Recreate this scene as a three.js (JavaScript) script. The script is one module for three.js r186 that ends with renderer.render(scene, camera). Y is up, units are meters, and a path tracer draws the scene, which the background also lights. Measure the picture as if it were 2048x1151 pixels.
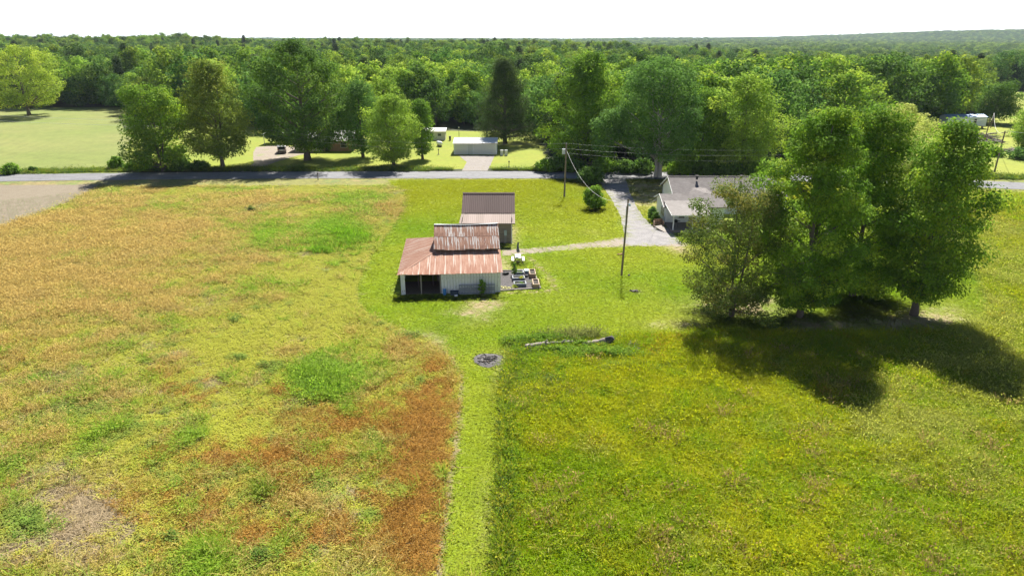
import * as THREE from 'three';
import { mergeGeometries } from 'three/addons/utils/BufferGeometryUtils.js';

// ------------------------------------------------------------------ camera, sky, sun, exposure
const scene = new THREE.Scene();
const FPX = 1359, HY = 80, EYE = 24;                       // focal length and horizon row in the photograph's pixels, height of the drone
const PITCH = Math.atan((575.5 - HY) / FPX);
const camera = new THREE.PerspectiveCamera(2 * Math.atan(575.5 / FPX) * 180 / Math.PI, 2048 / 1151, 0.5, 14000);
camera.position.set(0, EYE, 0);
camera.rotation.set(-PITCH, 0, 0);
scene.add(camera);

const renderer = new THREE.WebGLRenderer();
renderer.toneMapping = THREE.LinearToneMapping;
renderer.toneMappingExposure = 2.55;
renderer.shadowMap.enabled = true;

// summer sky: a pale hazy horizon that clears to blue overhead
{
  const W = 64, H = 256, d = new Float32Array(W * H * 4);
  for (let r = 0; r < H; r++) {
    const el = ((r + 0.5) / H - 0.5) * Math.PI, s = Math.max(0, Math.sin(el)), k = Math.exp(-s * 9);
    for (let c = 0; c < W; c++) {
      const o = (r * W + c) * 4;
      d[o] = 0.04 + 0.86 * k; d[o + 1] = 0.066 + 0.84 * k; d[o + 2] = 0.125 + 0.80 * k; d[o + 3] = 1;
    }
  }
  const sky = new THREE.DataTexture(d, W, H, THREE.RGBAFormat, THREE.FloatType);
  sky.mapping = THREE.EquirectangularReflectionMapping;
  sky.magFilter = THREE.LinearFilter; sky.needsUpdate = true;
  scene.background = sky; scene.environment = sky;
}
const sun = new THREE.DirectionalLight(new THREE.Color(1, 0.95, 0.86), 4.9);
sun.name = 'sun';
sun.position.set(0.185 * 300, 1.13 * 300, -1.0 * 300 - 60);
sun.target.position.set(0, 0, -60);
sun.castShadow = true; sun.shadow.radius = 1.2; sun.shadow.mapSize.set(4096, 4096);
Object.assign(sun.shadow.camera, { left: -260, right: 260, top: 260, bottom: -260, near: 1, far: 1200 });
scene.add(sun, sun.target);
scene.fog = new THREE.FogExp2(new THREE.Color(0.72, 0.85, 1.0), 0.00007);

// ------------------------------------------------------------------ helpers
const V = (x, y, z) => new THREE.Vector3(x, y, z);
function rngOf(seed) { let a = seed | 0; return () => { a = (a + 0x6d2b79f5) | 0; let t = Math.imul(a ^ (a >>> 15), 1 | a); t = (t + Math.imul(t ^ (t >>> 7), 61 | t)) ^ t; return ((t ^ (t >>> 14)) >>> 0) / 4294967296; }; }
const rnd = rngOf(4711);
const lerp = (a, b, t) => a + (b - a) * t, clamp = (x, a = 0, b = 1) => Math.min(b, Math.max(a, x));
const sstep = (a, b, x) => { const t = clamp((x - a) / (b - a)); return t * t * (3 - 2 * t); };
// value noise in -1..1
function hash2(ix, iy) { let h = Math.imul(ix, 374761393) + Math.imul(iy, 668265263) | 0; h = Math.imul(h ^ (h >>> 13), 1274126177); return ((h ^ (h >>> 16)) >>> 0) / 2147483648 - 1; }
function vn(x, y) {
  const ix = Math.floor(x), iy = Math.floor(y), fx = x - ix, fy = y - iy, u = fx * fx * (3 - 2 * fx), v = fy * fy * (3 - 2 * fy);
  const a = hash2(ix, iy), b = hash2(ix + 1, iy), c = hash2(ix, iy + 1), d = hash2(ix + 1, iy + 1);
  return a + (b - a) * u + (c - a) * v + (a - b - c + d) * u * v;
}
const fbm = (x, y, o = 3) => { let s = 0, a = 1, n = 0; for (let i = 0; i < o; i++) { s += a * vn(x + i * 17.3, y - i * 9.1); n += a; a *= 0.55; x *= 2.07; y *= 2.07; } return s / n; };
// a pixel of the photograph -> the point at height h in that direction; and back
const cp = Math.cos(PITCH), sp = Math.sin(PITCH);
function G(px, py, h = 0) {
  const u = (px - 1024) / FPX, v = (py - 575.5) / FPX, ry = -sp - v * cp, rz = -cp + v * sp, t = (EYE - h) / -ry;
  return V(u * t, h, rz * t);
}
function toPix(x, z, y = 0) { const dy = y - EYE, d = -dy * sp - z * cp; return [1024 + FPX * x / d, 575.5 + FPX * (-dy * cp + z * sp) / d]; }
function heightAt(py, base) { const v = (py - 575.5) / FPX, ry = -sp - v * cp, rz = -cp + v * sp; return EYE + ry * base.z / rz; }
const lin = (c) => { c /= 255; return c <= 0.04045 ? c / 12.92 : Math.pow((c + 0.055) / 1.055, 2.4); };
const alb = (r, g, b, k = 0.5) => [lin(r) * k, lin(g) * k, lin(b) * k];      // colour read off the photograph in full sun -> base colour
const col = (a) => new THREE.Color().setRGB(a[0], a[1], a[2]);

const taken = new Map();
function numbered(name) { const n = taken.get(name) || 0; taken.set(name, n + 1); return n ? name + '_' + String(n).padStart(3, '0') : name; }
function tag(o, label, category, group, kind) { if (label) o.userData.label = label; if (category) o.userData.category = category; if (group) o.userData.group = group; if (kind) o.userData.kind = kind; return o; }
function thing(name, label, category, p = [0, 0, 0], turn = 0, group) {
  const o = new THREE.Group(); o.name = numbered(name); scene.add(o);
  if (p.isVector3) o.position.copy(p); else o.position.set(...p);
  o.rotation.y = turn; return tag(o, label, category, group);
}
function part(name, geo, mat, parent) {
  const m = new THREE.Mesh(Array.isArray(geo) ? merge(geo) : geo, mat); m.name = name; m.castShadow = m.receiveShadow = true; parent.add(m); return m;
}
function single(name, geo, mat, label, category, group) { const m = part(numbered(name), geo, mat, scene); return tag(m, label, category, group); }
function struct(name, geo, mat) { const m = part(numbered(name), geo, mat, scene); m.userData.kind = 'structure'; return m; }
function merge(list) { return mergeGeometries(list.map((g) => { const h = g.index ? g.toNonIndexed() : g; for (const k of Object.keys(h.attributes)) if (!['position', 'normal', 'uv'].includes(k)) h.deleteAttribute(k); return h; })); }
const box = (w, h, d, x = 0, y = 0, z = 0, rx = 0, ry = 0, rz = 0) => new THREE.BoxGeometry(w, h, d).rotateX(rx).rotateY(ry).rotateZ(rz).translate(x, y, z);
const cyl = (r0, r1, h, x = 0, y = 0, z = 0, n = 12) => new THREE.CylinderGeometry(r0, r1, h, n).translate(x, y, z);
function bar(a, b, r, r2 = r, n = 6) { const d = b.clone().sub(a), g = new THREE.CylinderGeometry(r2, r, d.length(), n); g.applyQuaternion(new THREE.Quaternion().setFromUnitVectors(V(0, 1, 0), d.clone().normalize())); return g.translate((a.x + b.x) / 2, (a.y + b.y) / 2, (a.z + b.z) / 2); }
function beam(a, b, w, h) { const d = b.clone().sub(a), g = new THREE.BoxGeometry(w, h, d.length()); const m = new THREE.Matrix4().lookAt(V(0, 0, 0), d.clone().negate(), V(0, 1, 0)); g.applyMatrix4(m); return g.translate((a.x + b.x) / 2, (a.y + b.y) / 2, (a.z + b.z) / 2); }
function jitterGeo(g, amp, seed = 1, freq = 1.3) { const p = g.attributes.position; for (let i = 0; i < p.count; i++) { const x = p.getX(i), y = p.getY(i), z = p.getZ(i); p.setXYZ(i, x + amp * vn(y * freq + seed, z * freq), y + amp * vn(x * freq + seed * 2, z * freq), z + amp * vn(x * freq, y * freq + seed * 3)); } g.computeVertexNormals(); return g; }

// geometry collector for trunks, leaves and blades
class MB {
  constructor() { this.p = []; this.n = []; this.c = []; this.i = []; }
  tube(pts, rad, seg = 6, c = [1, 1, 1]) {
    const base = this.p.length / 3, up = V(0, 1, 0);
    for (let k = 0; k < pts.length; k++) {
      const d = (k < pts.length - 1 ? pts[k + 1].clone().sub(pts[k]) : pts[k].clone().sub(pts[k - 1])).normalize();
      const s = Math.abs(d.y) > 0.95 ? V(1, 0, 0) : up, a = d.clone().cross(s).normalize(), b = d.clone().cross(a);
      for (let j = 0; j < seg; j++) {
        const t = j / seg * Math.PI * 2, cx = Math.cos(t), sx = Math.sin(t), nx = a.x * cx + b.x * sx, ny = a.y * cx + b.y * sx, nz = a.z * cx + b.z * sx;
        this.p.push(pts[k].x + nx * rad[k], pts[k].y + ny * rad[k], pts[k].z + nz * rad[k]); this.n.push(nx, ny, nz); this.c.push(...c);
      }
    }
    for (let k = 0; k < pts.length - 1; k++) for (let j = 0; j < seg; j++) { const a = base + k * seg + j, b = base + k * seg + (j + 1) % seg; this.i.push(a, b, a + seg, b, b + seg, a + seg); }
  }
  // a leaf folded along its midrib
  leaf(x, y, z, nx, ny, nz, ax, ay, az, len, wid, c) {
    // make axis a perpendicular to n
    const dt = ax * nx + ay * ny + az * nz; ax -= dt * nx; ay -= dt * ny; az -= dt * nz;
    const l = Math.hypot(ax, ay, az) || 1; ax /= l; ay /= l; az /= l;
    const bx = ny * az - nz * ay, by = nz * ax - nx * az, bz = nx * ay - ny * ax, o = this.p.length / 3, h = len / 2, w = wid / 2, f = wid * 0.16;
    this.p.push(x - ax * h, y - ay * h, z - az * h, x + bx * w + nx * f, y + by * w + ny * f, z + bz * w + nz * f, x + ax * h, y + ay * h, z + az * h, x - bx * w + nx * f, y - by * w + ny * f, z - bz * w + nz * f);
    this.n.push(nx, ny, nz, nx - bx * .3, ny - by * .3, nz - bz * .3, nx, ny, nz, nx + bx * .3, ny + by * .3, nz + bz * .3);
    for (let k = 0; k < 4; k++) this.c.push(c[0], c[1], c[2]);
    this.i.push(o, o + 2, o + 1, o, o + 3, o + 2);
  }
  geo() {
    const g = new THREE.BufferGeometry();
    g.setAttribute('position', new THREE.Float32BufferAttribute(this.p, 3)); g.setAttribute('normal', new THREE.Float32BufferAttribute(this.n, 3));
    g.setAttribute('color', new THREE.Float32BufferAttribute(this.c, 3)); g.setIndex(this.i); return g;
  }
}

// ------------------------------------------------------------------ textures
function makeMap(W, H, x0, z0, x1, z1, fn) {
  const d = new Uint8Array(W * H * 4);
  const enc = (v) => 255 * (v <= 0.0031308 ? 12.92 * v : 1.055 * Math.pow(v, 1 / 2.4) - 0.055);
  for (let j = 0; j < H; j++) for (let i = 0; i < W; i++) {
    const c = fn(x0 + (i + .5) / W * (x1 - x0), z0 + (j + .5) / H * (z1 - z0)), o = (j * W + i) * 4;
    d[o] = clamp(enc(c[0]), 0, 255); d[o + 1] = clamp(enc(c[1]), 0, 255); d[o + 2] = clamp(enc(c[2]), 0, 255); d[o + 3] = 255;
  }
  const t = new THREE.DataTexture(d, W, H, THREE.RGBAFormat); t.colorSpace = THREE.SRGBColorSpace; t.magFilter = THREE.LinearFilter; t.needsUpdate = true; return t;
}
function grayMap(W, H, fn, wrap = true) {
  const d = new Uint8Array(W * H * 4);
  for (let j = 0; j < H; j++) for (let i = 0; i < W; i++) { const v = clamp(fn(i / W, j / H)) * 255, o = (j * W + i) * 4; d[o] = d[o + 1] = d[o + 2] = v; d[o + 3] = 255; }
  const t = new THREE.DataTexture(d, W, H, THREE.RGBAFormat); t.magFilter = THREE.LinearFilter; if (wrap) t.wrapS = t.wrapT = THREE.RepeatWrapping; t.needsUpdate = true; return t;
}
const roughBump = grayMap(512, 512, (u, v) => 0.5 + 0.5 * (0.6 * hash2(Math.floor(u * 512), Math.floor(v * 512)) + 0.4 * vn(u * 128, v * 128)));
// flat sheet on the ground from an outline, uv over the given rectangle, outline loosened a little
function sheet(points, y, rect, ragged = 0, step = 0.8, seed = 1) {
  const out = [];
  for (let i = 0; i < points.length; i++) {
    const a = points[i], b = points[(i + 1) % points.length], n = ragged ? Math.max(1, Math.round(Math.hypot(b.x - a.x, b.z - a.z) / step)) : 1;
    for (let k = 0; k < n; k++) { const t = k / n, x = lerp(a.x, b.x, t), z = lerp(a.z, b.z, t); out.push(new THREE.Vector2(x + ragged * fbm(x * .9 + seed, z * .9, 3), z + ragged * fbm(x * .9, z * .9 + seed * 3, 3))); }
  }
  const tri = THREE.ShapeUtils.triangulateShape(out, []), g = new THREE.BufferGeometry(), p = [], uv = [], n = [], idx = [];
  for (const q of out) { p.push(q.x, y, q.y); n.push(0, 1, 0); uv.push((q.x - rect[0]) / (rect[2] - rect[0]), (q.y - rect[1]) / (rect[3] - rect[1])); }
  for (const [a, b, c] of tri) { const A = out[a], B = out[b], C = out[c]; ((B.x - A.x) * (C.y - A.y) - (B.y - A.y) * (C.x - A.x)) > 0 ? idx.push(a, c, b) : idx.push(a, b, c); }
  g.setAttribute('position', new THREE.Float32BufferAttribute(p, 3)); g.setAttribute('normal', new THREE.Float32BufferAttribute(n, 3)); g.setAttribute('uv', new THREE.Float32BufferAttribute(uv, 2)); g.setIndex(idx);
  g.userData.outline = out; return g;
}
function inside(poly, x, z) { let c = false; for (let i = 0, j = poly.length - 1; i < poly.length; j = i++) { const a = poly[i], b = poly[j], ay = a.y, by = b.y; if ((ay > z) !== (by > z) && x < (b.x - a.x) * (z - ay) / (by - ay) + a.x) c = !c; } return c; }
const pix = (list) => list.map(([x, y]) => G(x, y));
function ribbon(pts, w, y, tile = 4) {                       // pts: Vector3 centreline
  const cv = new THREE.CatmullRomCurve3(pts), n = 120, p = [], uv = [], nn = [], idx = []; let s = 0, last = null;
  for (let i = 0; i <= n; i++) {
    const q = cv.getPointAt(i / n), t = cv.getTangentAt(i / n), sx = -t.z, sz = t.x, l = Math.hypot(sx, sz); if (last) s += q.distanceTo(last); last = q;
    const hw = (typeof w === 'function' ? w(i / n) : w) / 2;
    for (const e of [-1, 1]) { const k = hw * e * (1 + .05 * vn(s * .6 + e * 20, 3)); p.push(q.x + sx / l * k, y, q.z + sz / l * k); uv.push((e * hw) / tile, s / tile); nn.push(0, 1, 0); }
    if (i) { const a = i * 2 - 2; idx.push(a, a + 1, a + 2, a + 1, a + 3, a + 2); }
  }
  const g = new THREE.BufferGeometry(); g.setAttribute('position', new THREE.Float32BufferAttribute(p, 3)); g.setAttribute('normal', new THREE.Float32BufferAttribute(nn, 3)); g.setAttribute('uv', new THREE.Float32BufferAttribute(uv, 2)); g.setIndex(idx); return g;
}

// ------------------------------------------------------------------ what grows where
// kinds of growth in the two rough meadows: photographed colour, height in metres, thickness of growth
const SPEC = [
  { c: alb(208, 184, 112), h: .42, d: 1.0 },   // 0 dry tan grass
  { c: alb(182, 184, 70), h: .2, d: 1.0 },    // 1 low yellow-green weeds
  { c: alb(150, 188, 56), h: .42, d: 1.1 },    // 2 fresh green clumps
  { c: alb(190, 148, 74), h: .26, d: 1.1 },    // 3 rust-coloured sorrel
  { c: alb(190, 172, 140), h: .10, d: .45 },   // 4 grey thatch
  { c: alb(138, 160, 66), h: .32, d: 1.0 },    // 5 dull olive weeds
  { c: alb(190, 186, 84), h: .26, d: 1.0 },    // 6 straw-olive grass
];
const BIAS = [ // px, py, rx, ry, kind, strength
  [120, 520, 380, 130, 0, 1.25], [60, 660, 230, 140, 0, 1.0], [330, 430, 260, 50, 0, .6], [560, 400, 120, 25, 0, .35], [180, 780, 60, 30, 0, .8],
  [640, 490, 170, 90, 1, .9], [700, 590, 160, 100, 1, .8], [480, 640, 200, 70, 1, .7], [380, 740, 220, 70, 1, .7], [300, 380, 140, 16, 1, .8], [640, 375, 150, 18, 1, .8], [460, 830, 120, 50, 1, .4],
  [690, 470, 55, 26, 2, 1.8], [560, 475, 60, 40, 2, .7], [650, 450, 40, 20, 2, 1.2], [640, 765, 66, 42, 2, 2.4], [430, 600, 130, 26, 2, .6], [700, 380, 100, 14, 2, .8], [720, 700, 70, 40, 2, .7], [540, 480, 30, 20, 2, .8],
  [866, 820, 62, 115, 3, 1.9], [852, 1000, 52, 200, 3, 2.4], [830, 1120, 60, 90, 3, 2.0], [760, 960, 80, 120, 3, .8], [720, 860, 80, 60, 3, .6], [450, 890, 150, 90, 3, .7], [560, 980, 130, 120, 3, .9], [300, 980, 90, 40, 3, .9], [385, 790, 60, 36, 3, 1.0], [470, 1090, 170, 80, 3, .7], [755, 420, 90, 16, 3, .9], [560, 640, 60, 22, 3, .5], [690, 1080, 90, 90, 3, .8], [570, 780, 22, 16, 3, 1.6], [430, 720, 60, 20, 3, .6],
  [150, 1030, 90, 80, 4, 1.7], [60, 900, 90, 110, 4, .9], [280, 700, 130, 34, 4, .7], [40, 1110, 70, 40, 4, 1.6], [575, 680, 40, 12, 4, 1.0], [490, 570, 30, 12, 4, .9], [330, 800, 90, 40, 4, .5], [30, 600, 40, 20, 4, .6], [740, 620, 40, 16, 4, .6],
  [190, 835, 110, 30, 5, 1.0], [70, 1050, 44, 36, 5, 1.5], [530, 733, 26, 12, 5, 2], [480, 715, 20, 9, 5, 1.6], [370, 780, 60, 20, 5, .7], [100, 760, 60, 40, 5, .3], [800, 670, 40, 12, 5, .9],
];
const MEAN = [-.12, .46, .0, -.24, .0, .14, .3];
function leftMix(x, z, out) {
  const [px, py] = toPix(x, z); let tot = 0;
  for (let k = 0; k < 7; k++) out[k] = MEAN[k];
  for (const b of BIAS) { const dx = (px - b[0]) / b[2], dy = (py - b[1]) / b[3], q = dx * dx + dy * dy; if (q < 6) out[b[4]] += b[5] * (b[4] === 3 ? .72 : b[4] === 2 ? .8 : .9) * Math.exp(-q * .8); }
  const wx = x + 1.5 * vn(x * .3, z * .3), wz = z + 1.5 * vn(x * .3 + 9, z * .3);
  for (let k = 0; k < 7; k++) { out[k] += .5 * vn(wx * .13 + k * 31, wz * .13) + .6 * vn(wx * .45 + k * 57, wz * .45 + k) + .7 * vn(x * 1.3 + k * 13, z * 1.1) + .4 * vn(x * 3.1 + k * 19, z * 2.7); out[k] = Math.exp(4.2 * out[k]); tot += out[k]; }
  for (let k = 0; k < 7; k++) out[k] /= tot; return out;
}
const RSPEC = [
  { c: alb(150, 180, 18), h: .40 }, { c: alb(190, 194, 26), h: .46 }, { c: alb(176, 182, 40), h: .44 }, { c: alb(200, 174, 96), h: .5 }, { c: alb(116, 152, 24), h: .55 }, { c: alb(196, 150, 56), h: .46 }, { c: alb(190, 194, 92), h: .52 },
];
const RBIAS = [
  [1350, 760, 200, 40, 1, .8], [1200, 800, 120, 60, 1, .4], [1120, 760, 110, 50, 4, .9], [1080, 700, 60, 20, 4, 1.2], [1330, 690, 60, 12, 5, 1.3], [1290, 720, 60, 16, 5, .5], [1090, 1060, 90, 70, 3, .6], [1240, 830, 60, 30, 3, .6], [1150, 1090, 160, 60, 2, .3],
  [1900, 860, 220, 80, 6, .9], [1980, 600, 120, 200, 6, 1.2], [1990, 420, 90, 60, 3, .6], [1700, 1000, 260, 100, 1, .25], [1500, 900, 160, 80, 0, .5], [1900, 1050, 200, 80, 6, .35], [1022, 950, 22, 220, 4, 1.1], [1520, 1000, 120, 80, 3, .35],
];
const RMEAN = [.6, .42, .1, -.62, -.1, -.6, -.25];
function rightMix(x, z, out) {
  const [px, py] = toPix(x, z); let tot = 0;
  for (let k = 0; k < 7; k++) out[k] = RMEAN[k];
  for (const b of RBIAS) { const dx = (px - b[0]) / b[2], dy = (py - b[1]) / b[3], q = dx * dx + dy * dy; if (q < 6) out[b[4]] += b[5] * Math.exp(-q * .8); }
  for (let k = 0; k < 7; k++) { out[k] += .4 * vn(x * .16 + k * 41, z * .16) + .5 * vn(x * .6 + k * 17, z * .6 + k) + .7 * vn(x * 1.7 + k * 23, z * 1.5) + .4 * vn(x * 3.7 + k * 29, z * 3.3); out[k] = Math.exp(4 * out[k]); tot += out[k]; }
  for (let k = 0; k < 7; k++) out[k] /= tot; return out;
}
const blend = (w, S) => { let r = 0, g = 0, b = 0; for (let k = 0; k < S.length; k++) { r += w[k] * S[k].c[0]; g += w[k] * S[k].c[1]; b += w[k] * S[k].c[2]; } return [r, g, b]; };

// outlines on the ground
const lawnPts = pix([[868, 1165], [888, 1000], [904, 900], [916, 800], [916, 750], [896, 716], [842, 672], [790, 655], [740, 632], [716, 605], [712, 575], [728, 535], [752, 495], [786, 450], [806, 410], [806, 388], [775, 360], [1020, 358], [1240, 358], [1500, 360], [1760, 366], [1860, 372], [1915, 440], [1955, 530], [1985, 600], [1975, 650], [1890, 664], [1750, 670], [1600, 668], [1400, 668], [1300, 672], [1200, 678], [1090, 676], [1040, 680], [1024, 700], [1006, 760], [1002, 850], [1000, 950], [996, 1050], [994, 1165]]);
const LR = [-22, -130, 56, -22];                            // rectangle of the lawn's map: x0, z0, x1, z1
const lawnGeo = sheet(lawnPts, 0.012, LR, 0.12, 0.6, 3), lawnOut = lawnGeo.userData.outline;
const cropPts = pix([[-260, 372], [196, 369], [188, 380], [120, 412], [0, 456], [-150, 520], [-420, 640]]);

// ------------------------------------------------------------------ the ground
const hills = (x, z) => {                                    // gentle country far off, level round the farm
  const d = Math.hypot(x, z), near = sstep(330, 700, d);
  let h = near * (4 * vn(x / 420 + 3, z / 420) + 0);
  h += 8 * sstep(450, 1000, d) * sstep(250, -500, x + d * .1) * (1 - .8 * sstep(1500, 2600, d));   // the rise on the left
  h -= near * 9 * sstep(-100, 500, x - d * .02) * (1 - sstep(1500, 3200, d));                        // the low wood on the right
  h += 20 * sstep(2600, 4600, d) * (0.7 + .5 * vn(x / 900, z / 900)) + 46 * sstep(3300, 5200, d) * sstep(900, 3200, x);
  return h;
};
{
  // polar sheet, fine near, coarse far, out to 9 km
  const rs = [0]; for (let r = 30; r < 9000; r *= 1.07) rs.push(r); rs.push(9000);
  const N = 144, p = [], uv = [], idx = [];
  rs.forEach((r) => { for (let k = 0; k <= N; k++) { const a = k / N * Math.PI * 2, x = Math.sin(a) * r, z = -Math.cos(a) * r; p.push(x, hills(x, z) - .02, z); uv.push(x / 24, z / 24); } });
  for (let i = 0; i < rs.length - 1; i++) for (let k = 0; k < N; k++) { const a = i * (N + 1) + k, b = a + N + 1; idx.push(a, b, a + 1, b, b + 1, a + 1); }
  const g = new THREE.BufferGeometry(); g.setAttribute('position', new THREE.Float32BufferAttribute(p, 3)); g.setAttribute('uv', new THREE.Float32BufferAttribute(uv, 2)); g.setIndex(idx); g.computeVertexNormals();
  if (g.attributes.normal.getY(500) < 0) { for (let i = 0; i < idx.length; i += 3) { const t = idx[i]; idx[i] = idx[i + 1]; idx[i + 1] = t; } g.setIndex(idx); g.computeVertexNormals(); }
  const a = alb(80, 92, 40), b = alb(60, 66, 36), per = (x, y, f) => { const t = (u, v) => vn(u, v); const X = x * f, Y = y * f; const sx = x, sy = y; return lerp(lerp(t(X, Y), t(X - f, Y), sx), lerp(t(X, Y - f), t(X - f, Y - f), sx), sy); };
  const m = makeMap(256, 256, 0, 0, 1, 1, (x, y) => { const k = clamp(.5 + .9 * per(x, y, 8) + .5 * per(x, y, 32)); return [lerp(a[0], b[0], k), lerp(a[1], b[1], k), lerp(a[2], b[2], k)]; });
  m.wrapS = m.wrapT = THREE.RepeatWrapping;
  struct('ground', g, new THREE.MeshStandardMaterial({ map: m, roughness: 1 }));
}
const W7 = new Array(7);
const isLawn = (x, z) => inside(lawnOut, x, z);
{ // soil and low growth of the meadows
  const R = [-95, -131, 95, -16];
  const map = makeMap(1536, 1024, ...R, (x, z) => {
    const [px] = toPix(x, z);
    const c = px < 960 ? blend(leftMix(x, z, W7), SPEC) : blend(rightMix(x, z, W7), RSPEC), k = .8 + .3 * fbm(x * 2.2, z * 2.2, 3) + .2 * hash2(Math.round(x * 12), Math.round(z * 12)), t = .25, s = [.20, .17, .12];
    return [lerp(c[0], s[0], t) * k, lerp(c[1], s[1], t) * k, lerp(c[2], s[2], t) * k];
  });
  struct('meadow', sheet([V(R[0], 0, R[1]), V(R[2], 0, R[1]), V(R[2], 0, R[3]), V(R[0], 0, R[3])], .002, R), new THREE.MeshStandardMaterial({ map, roughness: 1 }));
}
const segDist = (px, py, ax, ay, bx, by) => { const dx = bx - ax, dy = by - ay, t = clamp(((px - ax) * dx + (py - ay) * dy) / (dx * dx + dy * dy)); return Math.hypot(px - ax - t * dx, py - ay - t * dy); };
const dirtLines = [[[1058, 514], [1078, 532], [1094, 546], [1104, 562], [1108, 578], [1096, 583], [1060, 584], [1010, 586]], [[870, 1160], [889, 1000], [905, 900], [917, 800], [917, 752], [897, 717], [843, 673], [800, 658]]].map((l) => l.map(([a, b]) => G(a, b)));
const barePatches = [[975, 608, 34, 9, .9], [935, 626, 40, 10, .75], [965, 640, 26, 6, .3], [1012, 528, 16, 16, .45], [990, 500, 60, 6, .2], [1480, 610, 90, 20, .75], [1850, 640, 90, 22, .7], [1640, 650, 120, 16, .45], [860, 680, 26, 16, .6], [880, 700, 18, 16, .5], [1005, 735, 14, 30, .45], [1040, 676, 20, 6, .4], [1270, 583, 12, 4, .6], [1180, 465, 22, 6, .15], [900, 650, 40, 5, .2], [1350, 650, 60, 10, .35], [1360, 500, 30, 10, .5], [1290, 395, 50, 22, .5], [1280, 370, 90, 10, .35], [972, 1020, 12, 80, .35], [945, 990, 8, 12, .5], [1030, 470, 10, 22, .5]];
const lawnColor = (() => {
  const A = alb(162, 194, 36, .52), B = alb(190, 208, 62, .52), C = alb(144, 184, 32, .52), D = alb(220, 200, 150, .48), Y = alb(190, 200, 30, .46);
  return (x, z) => {
    const [px, py] = toPix(x, z); let n1 = vn(x * .09, z * .09), n2 = fbm(x * .5, z * .5, 3), n3 = fbm(x * 2.4, z * 1.9, 2);
    let t = clamp(.45 + .6 * n1 + .5 * n2), c = [lerp(C[0], B[0], t), lerp(C[1], B[1], t), lerp(C[2], B[2], t)];
    let y = clamp(sstep(470, 380, py) * .8 + .3 * n1); c = [lerp(c[0], Y[0], y), lerp(c[1], Y[1], y), lerp(c[2], Y[2], y)];
    const u = sstep(.1, .6, n3); c = [lerp(c[0], A[0] * .8, u * .5), lerp(c[1], A[1] * .8, u * .5), lerp(c[2], A[2] * .8, u * .5)];
    // mown swaths on the path and round the yard
    if (py > 690 && px > 850 && px < 1020) { const m = .5 + .5 * Math.sin(x * 4.1 + .3 * n2); const q = .28 * m; c = [lerp(c[0], B[0], q), lerp(c[1], B[1], q), lerp(c[2], B[2], q)]; }
    let bare = .10 * clamp(n3 * 1.6) + .06 * clamp(n2);
    for (const b of barePatches) { const dx = (px - b[0]) / b[2], dy = (py - b[1]) / b[3], q = dx * dx + dy * dy; if (q < 4) bare += b[4] * Math.exp(-q * 1.0) * (1.35 + 1.5 * n3 + .8 * n2); }
    for (const l of dirtLines) for (let i = 0; i < l.length - 1; i++) { const d = segDist(x, z, l[i].x, l[i].z, l[i + 1].x, l[i + 1].z); if (d < 1) bare += sstep(.5 + .25 * n3, .1, d) * (.95 + .6 * n3); }
    bare = clamp(bare); lawnColor.bare = bare; c = [lerp(c[0], D[0], bare), lerp(c[1], D[1], bare), lerp(c[2], D[2], bare)];
    const k = 1 + .16 * hash2(Math.round(x * 17), Math.round(z * 17)) + .14 * n3; return [c[0] * k, c[1] * k, c[2] * k];
  };
})();
{
  const map = makeMap(1408, 2048, ...LR, lawnColor), bump = roughBump.clone(); bump.repeat.set(40, 58);
  struct('lawn', lawnGeo, new THREE.MeshStandardMaterial({ map, roughness: 1, bumpMap: bump, bumpScale: .05 }));
}
{ // land across the road: hayfield, yards, floor of the wood
  const R = [-290, -360, 250, -126];
  const hay = alb(154, 172, 76, .44), hay2 = alb(176, 180, 96, .44), yard = alb(184, 190, 60), yard2 = alb(158, 176, 44), wood = alb(74, 82, 40), past = alb(166, 184, 62), hayP = pix([[-400, 214], [270, 214], [250, 260], [262, 336], [-400, 344]]).map((v) => new THREE.Vector2(v.x, v.z));
  const yardP = pix([[262, 336], [250, 262], [420, 240], [640, 268], [860, 262], [1000, 262], [1080, 262], [1092, 296], [1086, 338]]).map((v) => new THREE.Vector2(v.x, v.z));
  const pastP = pix([[1500, 352], [1700, 280], [1860, 262], [1950, 225], [1960, 175], [2400, 175], [2600, 380]]).map((v) => new THREE.Vector2(v.x, v.z));
  const map = makeMap(1536, 768, ...R, (x, z) => {
    const n = fbm(x * .06, z * .06, 3), m = fbm(x * .4, z * .4, 3), f = hash2(Math.round(x * 3), Math.round(z * 3)); let c, jx = x + 2.5 * m, jz = z + 2.5 * n;
    if (inside(hayP, jx, jz)) { const t = clamp(.5 + .8 * n), [px, py] = toPix(x, z), r = Math.hypot(x + 215, z + 140), s = Math.sin(r * 2.3 + 2 * n) * .07 * sstep(60, 20, Math.hypot(x + 150, z + 150)); c = [lerp(hay[0], hay2[0], t) * (1 + s), lerp(hay[1], hay2[1], t) * (1 + s * .8), lerp(hay[2], hay2[2], t) * (1 + s)]; }
    else if (inside(yardP, jx, jz)) { const t = clamp(.5 + .8 * n + .5 * m); c = [lerp(yard[0], yard2[0], t), lerp(yard[1], yard2[1], t), lerp(yard[2], yard2[2], t)]; }
    else if (inside(pastP, jx, jz)) { const t = clamp(.5 + .9 * n); c = [lerp(past[0], yard[0], t), lerp(past[1], yard[1], t), lerp(past[2], yard[2], t)]; }
    else c = z > -131 ? yard2 : wood;
    const k = 1 + .14 * m + .12 * f; return [c[0] * k, c[1] * k, c[2] * k];
  });
  struct('grassland', sheet([V(R[0], 0, R[1]), V(R[2], 0, R[1]), V(R[2], 0, R[3]), V(R[0], 0, R[3])], .006, R), new THREE.MeshStandardMaterial({ map, roughness: 1, bumpMap: roughBump, bumpScale: .05 }));
}
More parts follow.
